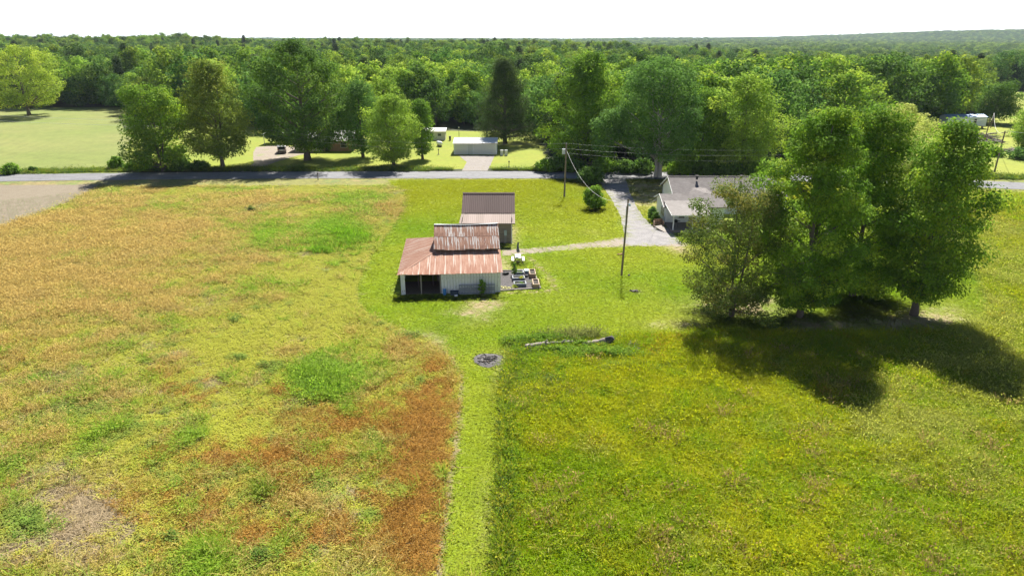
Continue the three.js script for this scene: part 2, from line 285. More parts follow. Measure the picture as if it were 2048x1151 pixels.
function grit(a, b, f, seed, extra) { // tiling-free small pattern for gravel and tarmac
  const t = makeMap(512, 512, 0, 0, 8, 8, (x, y) => { const k = clamp(.5 + .45 * hash2(Math.round(x * f) + seed, Math.round(y * f)) + .35 * fbm(x * 1.3 + seed, y * 1.3, 3)); const c = [lerp(a[0], b[0], k), lerp(a[1], b[1], k), lerp(a[2], b[2], k)]; return extra ? extra(c, x, y) : c; });
  t.wrapS = t.wrapT = THREE.MirroredRepeatWrapping; return t;
}
const M = {}; let driveGeo, trackGeo, mulchGeo;
const std = (o) => new THREE.MeshStandardMaterial({ roughness: .85, ...o });
M.road = std({ map: grit(alb(140, 141, 146, .45), alb(180, 180, 184, .45), 20, 3, (c, x, y) => { const w = .94 + .1 * vn(x * 2.2, y * .25) - .18 * sstep(.93, .99, 1 - Math.abs(vn(x * .9 + 4, y * .8))); return [c[0] * w, c[1] * w, c[2] * w]; }), bumpMap: roughBump, bumpScale: .01 });
M.gravel = std({ map: grit(alb(148, 146, 148, .44), alb(210, 204, 204, .44), 26, 7, (c, x, y) => { const g = sstep(.35, .6, fbm(x * .7 + 3, y * .7, 4)) * .35; return [lerp(c[0], .2, g), lerp(c[1], .19, g), lerp(c[2], .1, g)]; }), bumpMap: roughBump, bumpScale: .03 });
M.tanGravel = std({ map: grit(alb(178, 156, 132, .42), alb(214, 200, 182, .42), 22, 9, (c, x, y) => { const g = sstep(.2, .55, fbm(x * .8 + 7, y * .8, 4)) * .75; return [lerp(c[0], .17, g), lerp(c[1], .2, g), lerp(c[2], .05, g)]; }), bumpMap: roughBump, bumpScale: .03 });
M.concrete = std({ map: grit(alb(160, 150, 142, .42), alb(200, 190, 182, .42), 14, 11, (c, x, y) => { const g = .5 * sstep(.9, .985, 1 - Math.abs(vn(x * .6 + 2, y * .7))) + .3 * sstep(.3, .6, fbm(x * .9, y * .9, 3)); return [lerp(c[0], .16, g), lerp(c[1], .13, g), lerp(c[2], .07, g)]; }), bumpMap: roughBump, bumpScale: .01 });
{
  const rp = pix([[-700, 372], [-300, 361], [0, 356], [250, 352.5], [520, 350.5], [800, 349.5], [1024, 349.5], [1300, 351], [1560, 355], [1760, 360], [1980, 369], [2200, 379], [2600, 398]]);
  struct('road', ribbon(rp, 7.0, .05, 8), M.road);
  // gravel drive from the road down to the house, and the worn track to the sheds
  const gd = sheet(pix([[1196, 357.5], [1252, 357.5], [1258, 380], [1268, 404], [1284, 432], [1302, 448], [1330, 456], [1350, 470], [1364, 486], [1330, 490], [1262, 492], [1246, 482], [1248, 462], [1240, 430], [1222, 396], [1205, 372]]), .024, [0, 0, 8, 8], .25, .7, 5);
  struct('driveway', gd, M.gravel); driveGeo = gd;
  struct('farm_track', trackGeo = sheet(pix([[1004, 500], [1050, 497], [1120, 491], [1190, 483], [1246, 473], [1262, 484], [1340, 480], [1380, 486], [1372, 493], [1280, 492], [1200, 494.5], [1120, 501], [1060, 507.5], [1004, 512]]), .018, [0, 0, 8, 8], .3, .6, 8), M.tanGravel);
  struct('garage_driveway', sheet(pix([[916, 310], [990, 310], [986, 318], [975, 341.5], [924, 341.5], [934, 324]]), .02, [0, 0, 8, 8], .15, 1, 4), M.concrete);
  struct('house_driveway', sheet(pix([[480, 345], [508, 326], [505, 306], [512, 294], [560, 290], [620, 298], [640, 303], [590, 312], [545, 326], [500, 344]]), .02, [0, 0, 8, 8], .4, 1, 6), M.tanGravel);
  // young crop in rows
  const ca = alb(192, 178, 150, .4), cb = alb(170, 150, 122, .4);
  struct('crop_soil', sheet(cropPts, .03, [0, 0, 8, 8], .2, 1.5, 2), std({ map: grit(ca, cb, 10, 21), bumpMap: roughBump, bumpScale: .04 }));
}
// ------------------------------------------------------------------ buildings
const tint = (m, r, g, b) => { const c = m.clone(); c.color = new THREE.Color().setRGB(r, g, b); return c; };
// weathered sheet metal: rust and bare zinc in streaks down the sheet
function rustMap(seed, bare, a, b, zinc) {
  const t = makeMap(64, 256, 0, 0, 1, 4, (x, y) => {
    const n = fbm(x * 3 + seed * 7, y * 1.1 + seed, 4), st = vn(x * 9 + seed * 31, y * .35 + seed * 5), k = clamp(.5 + .7 * n + .35 * st), z = sstep(bare, bare + .25, fbm(x * 3.2 + seed * 11, y * .45 - seed * 3, 4) + .55 * st + (x < .08 || x > .93 ? .12 : 0));
    const f = 1 + .12 * hash2(Math.round(x * 64), Math.round(y * 64) + seed);
    return [lerp(lerp(a[0], b[0], k), zinc[0], z) * f, lerp(lerp(a[1], b[1], k), zinc[1], z) * f, lerp(lerp(a[2], b[2], k), zinc[2], z) * f];
  });
  return t;
}
const rustUpper = [1, 2, 3, 4, 5, 6, 7, 8].map((s) => std({ map: rustMap(s * 13, [.15, .4, .05, .5, .2, -.2, .45, .1][s - 1], [.17, .065, .035], [.32, .17, .11], [.46, .43, .41]), roughness: .8 }));
const rustLower = [6, 7, 8, 9].map((s) => std({ map: rustMap(s * 17, .42, [.26, .11, .065], [.40, .24, .17], [.50, .42, .36]), roughness: .85 }));
function ribbed(a, b, c, d, ribs, amp, thick = .012) {      // sheet with corners a-b along the eave, d-c along the top; ribs run up the slope
  const n = ribs * 4, p = [], uv = [], idx = [], nor = b.clone().sub(a).cross(d.clone().sub(a)); if (nor.lengthSq() < 1e-6) nor.copy(b.clone().sub(a).cross(c.clone().sub(a))); nor.normalize(); if (nor.y < 0) nor.negate();
  for (const side of [0, 1]) for (let i = 0; i <= n; i++) {
    const u = i / n, h = (i % 4 === 1 || i % 4 === 2 ? amp : 0) - side * thick;
    for (const v of [0, 1]) { const q = v ? d.clone().lerp(c, u) : a.clone().lerp(b, u); q.addScaledVector(nor, h); p.push(q.x, q.y, q.z); uv.push(u, v); }
  }
  const s = (n + 1) * 2;
  for (let i = 0; i < n; i++) { const k = i * 2; idx.push(k, k + 2, k + 1, k + 2, k + 3, k + 1, s + k, s + k + 1, s + k + 2, s + k + 2, s + k + 1, s + k + 3); idx.push(k, s + k, k + 2, s + k, s + k + 2, k + 2); }
  const g = new THREE.BufferGeometry(); g.setAttribute('position', new THREE.Float32BufferAttribute(p, 3)); g.setAttribute('uv', new THREE.Float32BufferAttribute(uv, 2)); g.setIndex(idx);
  const f = g.toNonIndexed(); f.computeVertexNormals(); return f;
}
const woodMap = (a, b, seed, peel) => makeMap(64, 256, 0, 0, .3, 2.4, (x, y) => { const n = fbm(x * 40 + seed * 5, y * 1.5 + seed, 3), q = peel ? sstep(.25, .5, fbm(x * 9 + seed, y * 2.2 - seed * 3, 3) + peel) : 0, k = clamp(.5 + .6 * n), w = [.22, .19, .16]; return [lerp(lerp(a[0], b[0], k), w[0], q), lerp(lerp(a[1], b[1], k), w[1], q), lerp(lerp(a[2], b[2], k), w[2], q)]; });
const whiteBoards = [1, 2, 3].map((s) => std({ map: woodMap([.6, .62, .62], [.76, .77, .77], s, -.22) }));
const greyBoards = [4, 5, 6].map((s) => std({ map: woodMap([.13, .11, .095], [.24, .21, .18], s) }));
const greyWood = std({ map: woodMap([.2, .175, .15], [.34, .31, .27], 8) });
const darkWood = std({ map: woodMap([.08, .065, .05], [.15, .12, .095], 9) });
M.white = std({ color: col([.7, .7, .69]), roughness: .6 });
M.glass = new THREE.MeshPhysicalMaterial({ color: col([.02, .024, .028]), roughness: .25, specularIntensity: .5 });
M.black = std({ color: col([.02, .02, .022]) });
M.dark = std({ color: col([.045, .04, .04]) });
M.zinc = std({ color: col([.3, .32, .34]), roughness: .55, metalness: .3 });
const pick = (a) => a[Math.floor(rnd() * a.length)];

{ // the old barn: tall middle under a rusty gable roof, lean-tos on the front, the left and the back under a hipped rusty roof
  const barn = thing('barn', 'old white board barn with rusty metal roof and open left bay', 'barn', G(883, 587).setY(0), 4.4 * Math.PI / 180);
  // own axes: x right along the front, z towards the camera; origin at the foot of the white wall's left end
  const W = 5.95, L = -4.0, D = 3.7, D2 = 9.4, XR = W + .1, XM = -.55, EH = 2.2, TH = 3.3, UE = 3.62, RG = 5.45, ZM = -D - .25, ZB = -D2, zr = (ZM + ZB) / 2;
  // walls of boards
  const bw = .297, board = new THREE.BoxGeometry(bw - .018, 2.12, .026), boardB = new THREE.BoxGeometry(bw - .03, 2.10, .034);
  for (let i = 0; i < 20; i++) { const m = part('board', i % 3 === 1 ? boardB : board, pick(whiteBoards), barn); m.position.set((i + .5) * bw, 1.07 + .02 * (rnd() - .5), .004 * (rnd() - .5)); m.rotation.z = .006 * (rnd() - .5); }
  const side = (x, z0, z1, mats, top) => { const n = Math.round(Math.abs(z1 - z0) / .3), w = (z1 - z0) / n; for (let i = 0; i < n; i++) { const z = z0 + (i + .5) * w, h = top(z); const m = part('board', new THREE.BoxGeometry(.028, h, Math.abs(w) - .015), pick(mats), barn); m.position.set(x, h / 2 + .02, z); } };
  side(W, -.03, ZM, whiteBoards, (z) => lerp(EH, TH, clamp(-z / D)) - .1);
  side(W, ZM, ZB, whiteBoards, (z) => lerp(UE, RG, 1 - Math.abs(z - zr) / (zr - ZB)) - .12);
  side(L, -.5, ZB - 3.2, whiteBoards, () => EH - .1);
  side(L, -.02, -.5, whiteBoards, () => EH - .1);
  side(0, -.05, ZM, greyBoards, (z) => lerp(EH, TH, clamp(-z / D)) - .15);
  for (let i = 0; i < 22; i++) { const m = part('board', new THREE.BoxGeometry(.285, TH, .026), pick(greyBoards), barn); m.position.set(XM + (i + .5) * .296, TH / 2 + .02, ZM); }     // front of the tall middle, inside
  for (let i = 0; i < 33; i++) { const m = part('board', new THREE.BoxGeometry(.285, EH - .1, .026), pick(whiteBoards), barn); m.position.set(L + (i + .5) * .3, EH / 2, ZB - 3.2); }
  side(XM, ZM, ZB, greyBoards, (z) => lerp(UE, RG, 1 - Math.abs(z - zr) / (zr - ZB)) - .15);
  // corner boards, posts, beams
  const cornerBoard = part('corner_board', [box(.42, 2.15, .03, L + .2, 1.08, .02), box(.1, 2.15, .1, L + .05, 1.08, -.06)], whiteBoards[0], barn); cornerBoard.userData.label = 'white corner boards of the open bay';
  part('post', box(.11, 2.12, .11, -2.0, 1.06, -.06), greyWood, barn); part('post', box(.12, 2.12, .12, -.08, 1.06, -.08), greyWood, barn); part('post', box(.12, 2.5, .12, -2.4, 1.25, -2.2), darkWood, barn); part('post', box(.12, 2.5, .12, -.9, 1.25, -2.4), darkWood, barn);
  part('eave_beam', box(4.0, .14, .06, -2.0, EH - .1, -.06), greyWood, barn);
  for (let i = 0; i < 7; i++) part('rafter', beam(V(L + .3 + i * .62, EH - .05, -.05), V(L + .3 + i * .62, EH + (TH - EH) * clamp((i + .8) * .17, .2, .95) - .07, -D * clamp((i + .8) * .17, .2, .95)), .05, .12), darkWood, barn);
  // roofs
  const upper = new THREE.Group(); upper.name = 'upper_roof'; barn.add(upper);
  const lower = new THREE.Group(); lower.name = 'lean_to_roof'; barn.add(lower);
  const n = 13, x0 = XM - .2, x1 = XR + .05, eF = ZM + .42;
  for (let i = 0; i < n; i++) for (let r = 0; r < 2; r++) {
    const xa = lerp(x0, x1, i / n), xb = lerp(x0, x1, (i + 1) / n) + .03, v0 = r ? .5 : -.015 * rnd() * 3, v1 = r ? 1.0 : .53, up = r ? 0 : .014, w = .018 * (rnd() - .5), lift = .015 * rnd();
    const at = (x, v) => V(x, lerp(UE, RG, v) - up + lift * (v < .3 ? 3 : 0) - .07 * Math.sin((x - x0) / (x1 - x0) * 3.1) + .02 * vn(x * 1.7, v * 3), lerp(eF + (v < .1 ? .09 * (rnd() - .5) : 0), zr, v));
    part('roof_sheet', ribbed(at(xa, v0 + w), at(xb, v0 - w), at(xb, v1), at(xa, v1), 5, .018), pick(rustUpper), upper);
    const bt = (x, v) => V(x, lerp(UE, RG, v) - up, lerp(2 * zr - eF, zr, v)); part('roof_sheet', ribbed(bt(xb, v0), bt(xa, v0), bt(xa, v1), bt(xb, v1), 5, .018), pick(rustUpper), upper);
  }
  part('ridge_cap', Array.from({ length: 9 }, (_, i) => { const a = lerp(x0, x1, i / 9), b = lerp(x0, x1, (i + 1) / 9), f = (x) => RG + .012 - .07 * Math.sin((x - x0) / (x1 - x0) * 3.1) + .03 * (rnd() - .3); return [beam(V(a, f(a), zr + .06), V(b, f(b), zr + .06), .2, .012), beam(V(a, f(a), zr - .08), V(b, f(b), zr - .08), .16, .012)]; }).flat(), M.zinc, upper);
  part('fascia', box(x1 - x0, .12, .03, (x0 + x1) / 2, UE - .09, eF - .05), darkWood, upper);
  part('clerestory_wall', box(x1 - x0 - .3, UE - TH + .1, .05, (x0 + x1) / 2, (UE + TH) / 2 - .05, ZM + .05), darkWood, upper);
  // front slope of the lean-to, clipped along the hip on the left
  const eZ = .32, eX = L - .3, tZ = ZM + .04, tX = XM - .04, eh = EH - .02, hipL = tX - eX;
  const ns = 20, hipCut = (x) => x >= tX ? 1 : (x - eX) / hipL;
  for (let i = 0; i < ns; i++) {
    const xa = lerp(eX, XR + .12, i / ns), xb = lerp(eX, XR + .12, (i + 1) / ns) + .02, ha = hipCut(xa), hb = hipCut(xb), lift = .012 * rnd();
    const at = (x, v) => V(x, lerp(eh, TH, v) + 2.2 * lift * (1 - v) + .025 * vn(x * .8, v * 2 + 5), lerp(eZ + .1 * (rnd() - .5) * (v < .01 ? 1 : 0), tZ, v));
    part('roof_sheet', ribbed(at(xa, 0), at(xb, 0), at(xb, hb), at(xa, ha), 5, .018), pick(rustLower), lower);
  }
  const zBack = ZB - 3.5, nl = 26, cutL = (z) => z > tZ ? (eZ - z) / (eZ - tZ) : z < ZB ? (z - zBack) / (ZB - zBack) : 1;
  for (let i = 0; i < nl; i++) {
    const za = lerp(eZ, zBack, i / nl), zb = lerp(eZ, zBack, (i + 1) / nl) - .02, lift = .012 * rnd(), at = (z, v) => V(lerp(eX, tX, v), lerp(eh, TH, v) + lift * (1 - v), z);
    part('roof_sheet', ribbed(at(zb, 0), at(za, 0), at(za, clamp(cutL(za))), at(zb, clamp(cutL(zb))), 4, .018), pick(rustLower), lower);
  }
  for (let i = 0; i < 10; i++) { const xa = lerp(eX, XR, i / 10), xb = lerp(eX, XR, (i + 1) / 10), at = (x, v) => V(x, lerp(eh, TH, v), lerp(zBack, ZB, v)); part('roof_sheet', ribbed(at(xb, 0), at(xa, 0), at(xa, clamp(hipCut(xa))), at(xb, clamp(hipCut(xb))), 7, .018), pick(rustLower), lower); }
  part('hip_cap', beam(V(eX, eh + .03, eZ), V(tX, TH + .03, tZ), .16, .02), rustLower[1], lower);
  part('flashing', box(.02, .5, 3.2, tX + .03, TH + .2, (tZ + ZB) / 2 + 1), M.zinc, lower);
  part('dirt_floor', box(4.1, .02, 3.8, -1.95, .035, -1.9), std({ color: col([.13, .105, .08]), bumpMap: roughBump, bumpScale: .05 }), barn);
  // things along the front of the barn
  const P = (x, z) => barn.localToWorld(V(x, 0, z)); barn.updateMatrixWorld(true);
  const palletM = std({ map: woodMap([.2, .22, .245], [.32, .345, .37], 12) });
  ['beside the dark tub', 'between two other leaning pallets', 'beside the mulch bed'].forEach((where, k) => {
    const t = thing('wooden_pallet', 'weathered grey wooden pallet leaning on the white barn wall ' + where, 'pallet', P(2.35 + k * 1.22, .42), 4.4 * Math.PI / 180, 'pallets leaning on the barn wall'); t.rotation.order = 'YXZ'; t.rotation.x = -.2;
    for (let i = 0; i < 3; i++) part('stringer', box(.06, 1.02, .09, -.54 + i * .54, .51, 0), palletM, t);
    for (let i = 0; i < 4; i++) part('slat', box(1.18, .11, .02, 0, .1 + i * .28, .057), palletM, t);
    for (let i = 0; i < 3; i++) part('slat', box(1.18, .11, .02, 0, .1 + i * .41, -.057), palletM, t);
  });
  const jug = thing('drum', 'small blue plastic drum standing by the white barn wall', 'drum', P(.32, .3), 0); part('body', new THREE.LatheGeometry([[0, 0], [.15, 0], [.165, .03], [.165, .2], [.172, .22], [.165, .25], [.165, .45], [.172, .47], [.165, .5], [.15, .6], [.05, .62], [.05, .66], [0, .66]].map(([a, b]) => new THREE.Vector2(a, b)), 20), std({ color: col([.05, .22, .5]), roughness: .5 }), jug); part('cap', cyl(.055, .055, .04, 0, .67, 0), M.white, jug);
  const tub = thing('tub', 'dark blue plastic tub on the grass beside the pallets', 'tub', P(1.3, .35), .08); part('wall', [box(.8, .34, .03, 0, .17, .22), box(.8, .34, .03, 0, .17, -.22), box(.03, .34, .44, .385, .17, 0), box(.03, .34, .44, -.385, .17, 0), box(.74, .03, .4, 0, .03, 0)], std({ color: col([.03, .055, .09]), roughness: .5 }), tub); part('rim', [box(.86, .03, .05, 0, .35, .235), box(.86, .03, .05, 0, .35, -.235), box(.05, .03, .42, .405, .35, 0), box(.05, .03, .42, -.405, .35, 0)], std({ color: col([.05, .08, .12]), roughness: .5 }), tub);
  const bk = thing('carton', 'small white carton lying in front of the dark tub', 'carton', P(1.45, .85), .3); part('body', box(.3, .13, .2, 0, .075, 0), M.white, bk); part('flap', box(.3, .008, .11, 0, .16, .13, .6), M.white, bk);
}
{ // the shed behind it with a brown metal roof
  const z0 = -82.1, x0 = -6.2, x1 = 0.02, s = thing('shed', 'dark timber shed with brown ribbed metal roof and faded lower awning roof', 'shed', [0, 0, 0]);
  const EH = 2.72, MH = 3.3, RG = 5.15, zE = -81.6, zM = -84.55, zR = -88.0, zBk = -91.4;
  const brown = [0, 1, 2].map((i) => std({ color: col([.085 + .01 * i, .055 + .007 * i, .05 + .007 * i]), roughness: .9 })), tan = [0, 1, 2].map((i) => std({ color: col([.25 + .02 * i, .195 + .016 * i, .17 + .016 * i]), roughness: .85 }));
  // log-like horizontal boards
  for (let r = 0; r < 12; r++) { const y = .1 + r * .215; part('board', box(x1 - x0, .2, .05, (x0 + x1) / 2, y + .1, z0 + .01 * (r % 2)), pick(greyBoards), s); }
  for (let r = 0; r < 15; r++) { const y = .1 + r * .215; part('board', box(.05, .2, 9, x1 - .02 + .01 * (r % 2), y + .1, z0 - 4.55), pick(greyBoards), s); part('board', box(.05, .2, 9, x0 + .02, y + .1, z0 - 4.55), pick(greyBoards), s); }
  for (let r = 0; r < 15; r++) part('board', box(x1 - x0, .2, .05, (x0 + x1) / 2, .2 + r * .215, zBk + .4), pick(greyBoards), s);
  part('corner_board', box(.12, 2.66, .07, x1 - .05, 1.36, z0 + .045), whiteBoards[0], s);
  part('gable', (() => { const g = new THREE.BufferGeometry(); const t = []; for (const x of [x0 + .02, x1 - .02]) t.push(x, MH - .1, zM, x, MH - .1, zBk, x, RG - .1, zR); g.setAttribute('position', new THREE.Float32BufferAttribute(t, 3)); g.setAttribute('uv', new THREE.Float32BufferAttribute([0, 0, 1, 0, .5, 1, 0, 0, 1, 0, .5, 1], 2)); g.computeVertexNormals(); return g; })(), darkWood, s);
  const roof = new THREE.Group(); roof.name = 'roof'; s.add(roof);
  const n = 7, a = x0 - .25, b = x1 + .33;
  for (let i = 0; i < n; i++) {
    const xa = lerp(a, b, i / n), xb = lerp(a, b, (i + 1) / n) + .015;
    part('roof_sheet', ribbed(V(xa, MH, zM), V(xb, MH, zM), V(xb, RG, zR), V(xa, RG, zR), 4, .03), pick(brown), roof);
    part('roof_sheet', ribbed(V(xb, MH, zBk), V(xa, MH, zBk), V(xa, RG, zR), V(xb, RG, zR), 4, .03), pick(brown), roof);
    const e = i === 0 ? -.12 : 0; part('awning_sheet', ribbed(V(xa + e, EH, zE), V(xb, EH, zE), V(xb, MH - .06, zM - .1), V(xa, MH - .06, zM - .1), 4, .03), pick(tan), roof);
  }
  part('ridge_cap', [box(b - a, .02, .26, (a + b) / 2, RG + .03, zR + .11, .49), box(b - a, .02, .26, (a + b) / 2, RG + .029, zR - .11, -.49)], brown[2], roof);
  part('fascia', box(b - a, .1, .03, (a + b) / 2, EH - .06, zE - .06), darkWood, roof);
  const mb = thing('electric_box', 'blue-grey electric meter box on the dark shed wall', 'electric box', [-.82, 0, z0 + .13]); const mz = std({ color: col([.3, .38, .42]), roughness: .5, metalness: .2 });
  part('cabinet', [box(.32, .62, .18, 0, 1.42, 0), box(.28, .56, .02, 0, 1.42, .1)], mz, mb); part('conduit', [cyl(.035, .035, 1.15, -.06, .57, 0), cyl(.03, .03, 1.15, .07, .57, 0)], M.zinc, mb); part('meter', new THREE.CylinderGeometry(.07, .07, .06, 16).rotateX(Math.PI / 2).translate(0, 1.56, .12), M.zinc, mb);
}
function wallRun(parent, pts, h, mat, name = 'wall') { for (let i = 0; i < pts.length - 1; i++) { const [ax, az] = pts[i], [bx, bz] = pts[i + 1]; part(name, beam(V(ax, h / 2, az), V(bx, h / 2, bz), .14, h), mat, parent); } }
function gableWall(parent, x, z0, z1, h, rise, mat) { const sh = new THREE.Shape([new THREE.Vector2(z0, h), new THREE.Vector2(z1, h), new THREE.Vector2((z0 + z1) / 2, h + rise)]); part('gable', new THREE.ExtrudeGeometry(sh, { depth: .12, bevelEnabled: false }).rotateY(-Math.PI / 2).translate(x, 0, 0), mat, parent); }
function windowAt(parent, x, y, z, w, h, turn, frameMat = M.white) { // a framed window on a wall facing +z before the turn
  const f = part('window', [box(w + .1, .06, .06, 0, h / 2 + .02, 0), box(w + .1, .06, .06, 0, -h / 2 - .02, 0), box(.06, h, .06, -w / 2 - .02, 0, 0), box(.06, h, .06, w / 2 + .02, 0, 0), box(w, .03, .05, 0, 0, 0)], frameMat, parent);
  f.position.set(x, y, z); f.rotation.y = turn; part('pane', box(w, h, .02), M.glass, f); return f;
}
const sidingBump = grayMap(8, 64, (u, v) => (v * 8) % 1);
M.siding = std({ color: col([.74, .77, .78]), roughness: .6, bumpMap: sidingBump, bumpScale: .02 });
const shingle = (a, b, seed) => { const t = makeMap(256, 256, 0, 0, 6, 6, (x, y) => { const row = Math.floor(y / .15), cx = Math.floor((x + (row % 2) * .15) / .3), k = clamp(.5 + .35 * hash2(cx + seed, row) + .4 * fbm(x * .8, y * .8, 3)), e = (y / .15) % 1 < .14 ? .8 : 1; return [lerp(a[0], b[0], k) * e, lerp(a[1], b[1], k) * e, lerp(a[2], b[2], k) * e]; }); t.wrapS = t.wrapT = THREE.RepeatWrapping; return t; };
M.shingle = std({ map: shingle([.135, .12, .115], [.205, .185, .178], 3), roughness: .95 });
M.shingle2 = std({ map: shingle([.19, .172, .162], [.26, .24, .228], 5), roughness: .95 });
function slab(a, b, c, d, t = .1) { // roof plane with thickness, uv in metres/6
  const n = b.clone().sub(a).cross(d.clone().sub(a)).normalize(); if (n.y < 0) n.negate();
  const q = [a, b, c, d], lo = q.map((v) => v.clone().addScaledVector(n, -t)), p = [], uv = [], lu = b.distanceTo(a), lv = d.distanceTo(a);
  const quad = (e, f, g, h, m) => { for (const [v, s] of [[e, 0], [f, 1], [g, 2], [e, 0], [g, 2], [h, 3]]) { p.push(v.x, v.y, v.z); uv.push((s === 1 || s === 2 ? lu : 0) / 6, (s > 1 ? lv : 0) / 6 * m); } };
  quad(...q, 1); quad(lo[3], lo[2], lo[1], lo[0], 1); for (let i = 0; i < 4; i++) quad(lo[i], lo[(i + 1) % 4], q[(i + 1) % 4], q[i], .02);
  const g = new THREE.BufferGeometry(); g.setAttribute('position', new THREE.Float32BufferAttribute(p, 3)); g.setAttribute('uv', new THREE.Float32BufferAttribute(uv, 2)); g.computeVertexNormals(); return g;
}
{ // the white house among the trees
  const h = thing('farmhouse', 'white clapboard farmhouse with grey-brown shingle roof and front porch', 'house');
  const ex0 = 21.25, ex1 = 29.2, eF = -91.5, eB = -97.6, wh = 2.55, mx0 = 23.85, mx1 = 40, mF = -97.6, mB = -106.0;
  wallRun(h, [[ex0, eB], [ex0, eF], [ex1, eF], [ex1, eB]], wh, M.siding); wallRun(h, [[mx0, mF], [mx0, mB], [mx1, mB], [mx1, mF], [ex0, mF]], wh + .1, M.siding);
  gableWall(h, ex0 + .06, eB, eF, wh, 1.0, M.siding); gableWall(h, mx0 + .06, mB, mF, wh + .1, 1.95, M.siding); gableWall(h, mx1, mB, mF, wh + .1, 1.95, M.siding);
  const zr = (eF + eB) / 2, er = 3.66, mzr = (mF + mB) / 2, mr = 4.72, o = .4;
  const wing = new THREE.Group(); wing.name = 'wing_roof'; h.add(wing); const mainR = new THREE.Group(); mainR.name = 'main_roof'; h.add(mainR);
  part('slope', slab(V(ex0 - .45, 2.5, eF + o), V(ex1 + .4, 2.5, eF + o), V(ex1 + .4, er, zr), V(ex0 - .45, er, zr)), M.shingle, wing); part('slope', slab(V(ex1 + .4, 2.5, eB - o), V(ex0 - .45, 2.5, eB - o), V(ex0 - .45, er, zr), V(ex1 + .4, er, zr)), M.shingle, wing);
  part('slope', slab(V(mx0 - .4, 2.6, mF + o), V(mx1 + .4, 2.6, mF + o), V(mx1 + .4, mr, mzr), V(mx0 - .4, mr, mzr)), M.shingle, mainR); part('slope', slab(V(mx1 + .4, 2.6, mB - o), V(mx0 - .4, 2.6, mB - o), V(mx0 - .4, mr, mzr), V(mx1 + .4, mr, mzr)), M.shingle, mainR);
  part('cricket', slab(V(25.6, 2.75, -97.2), V(27.6, 3.6, -95.2), V(27.6, 3.62, -100.2), V(26.4, 3.55, -99.8), .05), M.shingle, wing);
  part('cricket', slab(V(29.6, 2.75, -97.2), V(27.6, 3.6, -95.2), V(27.6, 3.62, -100.2), V(28.8, 3.55, -99.8), .05), M.shingle, wing);
  for (const [x0, zA, zB, hA, hB] of [[ex0 - .47, eF + o, zr, 2.5, er], [ex0 - .47, eB - o, zr, 2.5, er]]) part('rake_board', beam(V(x0, hA - .06, zA), V(x0, hB - .06, zB), .04, .2), M.white, wing);
  for (const [x0, zA, zB, hA, hB] of [[mx0 - .42, mF + o, mzr, 2.6, mr], [mx0 - .42, mB - o, mzr, 2.6, mr]]) part('rake_board', beam(V(x0, hA - .06, zA), V(x0, hB - .06, zB), .04, .2), M.white, mainR);
  part('ridge_vent', box(mx1 - mx0 + .8, .05, .22, (mx0 + mx1) / 2, mr + .02, mzr), M.shingle2, mainR);
  for (const x of [27.6, 34.2]) part('roof_vent', [cyl(.16, .16, .5, x, mr + .0, mzr + 1.0, 10), cyl(.28, .22, .14, x, mr + .28, mzr + 1.0, 10)], M.dark, mainR);
  part('vent_pipe', cyl(.06, .06, .5, 33.2, mr - .15, mzr + 1.2, 8), M.dark, mainR);
  // porch
  const porch = new THREE.Group(); porch.name = 'porch'; h.add(porch);
  part('porch_roof', slab(V(21.05, 2.42, -87.1), V(26.4, 2.42, -87.1), V(26.4, 3.12, -92.6), V(21.05, 3.12, -92.6), .12), M.shingle2, porch);
  part('fascia', [box(5.4, .16, .04, 23.7, 2.32, -87.06), box(.04, .16, 4.4, 21.02, 2.6, -89.3, .13)], M.white, porch);
  for (const x of [21.35, 23.9, 26.2]) part('porch_post', box(.13, 2.3, .13, x, 1.15, -87.3), M.white, porch);
  part('porch_floor', box(5.2, .35, 4.3, 23.75, .175, -89.35), M.concrete, porch);
  // window strip and door
  for (let i = 0; i < 3; i++) windowAt(h, ex0 - .1, 1.45, -94.0 + i * .72, .55, 1.1, -Math.PI / 2);
  windowAt(h, mx0 - .1, 1.5, -101.5, .8, 1.2, -Math.PI / 2); windowAt(h, 23.4, 1.5, eF + .1, .8, 1.1, 0);
  const dr = part('door', box(.9, 2, .05, 24.9, 1.35, eF + .1), std({ color: col([.35, .3, .26]) }), h); part('handle', new THREE.SphereGeometry(.04, 8, 6).translate(25.25, 1.3, eF + .16), M.zinc, dr);
  // ramp of planks, planter, furniture on the porch
  const ramp = thing('plank_ramp', 'grey plank ramp leading from gravel drive to the porch', 'ramp', [20.3, 0, -88.6], .5); for (let i = 0; i < 9; i++) part('plank', box(1.3, .045, .23, 0, .06 + i * .035, 1.05 - i * .245, .14), greyWood, ramp); part('stringer', [beam(V(-.6, .0, 1.1), V(-.6, .3, -1.1), .06, .14), beam(V(.6, .0, 1.1), V(.6, .3, -1.1), .06, .14)], darkWood, ramp);
  const bench = thing('garden_bench', 'brown wooden slatted bench with pale end panel beside the white house', 'bench', [20.0, 0, -90.4], .15);
  const bwood = std({ map: woodMap([.2, .11, .06], [.32, .19, .11], 14) }), pale = std({ map: woodMap([.48, .33, .2], [.6, .43, .28], 15) });
  for (let i = 0; i < 4; i++) part('seat_slat', box(1.3, .035, .1, .1, .45, -.2 + i * .12), bwood, bench); for (let i = 0; i < 4; i++) part('back_slat', box(1.3, .1, .03, .1, .58 + i * .12, -.27), bwood, bench); part('end_panel', box(.05, .8, .55, -.56, .4, 0), pale, bench); part('end_panel', box(.05, .8, .55, .76, .4, 0), pale, bench);
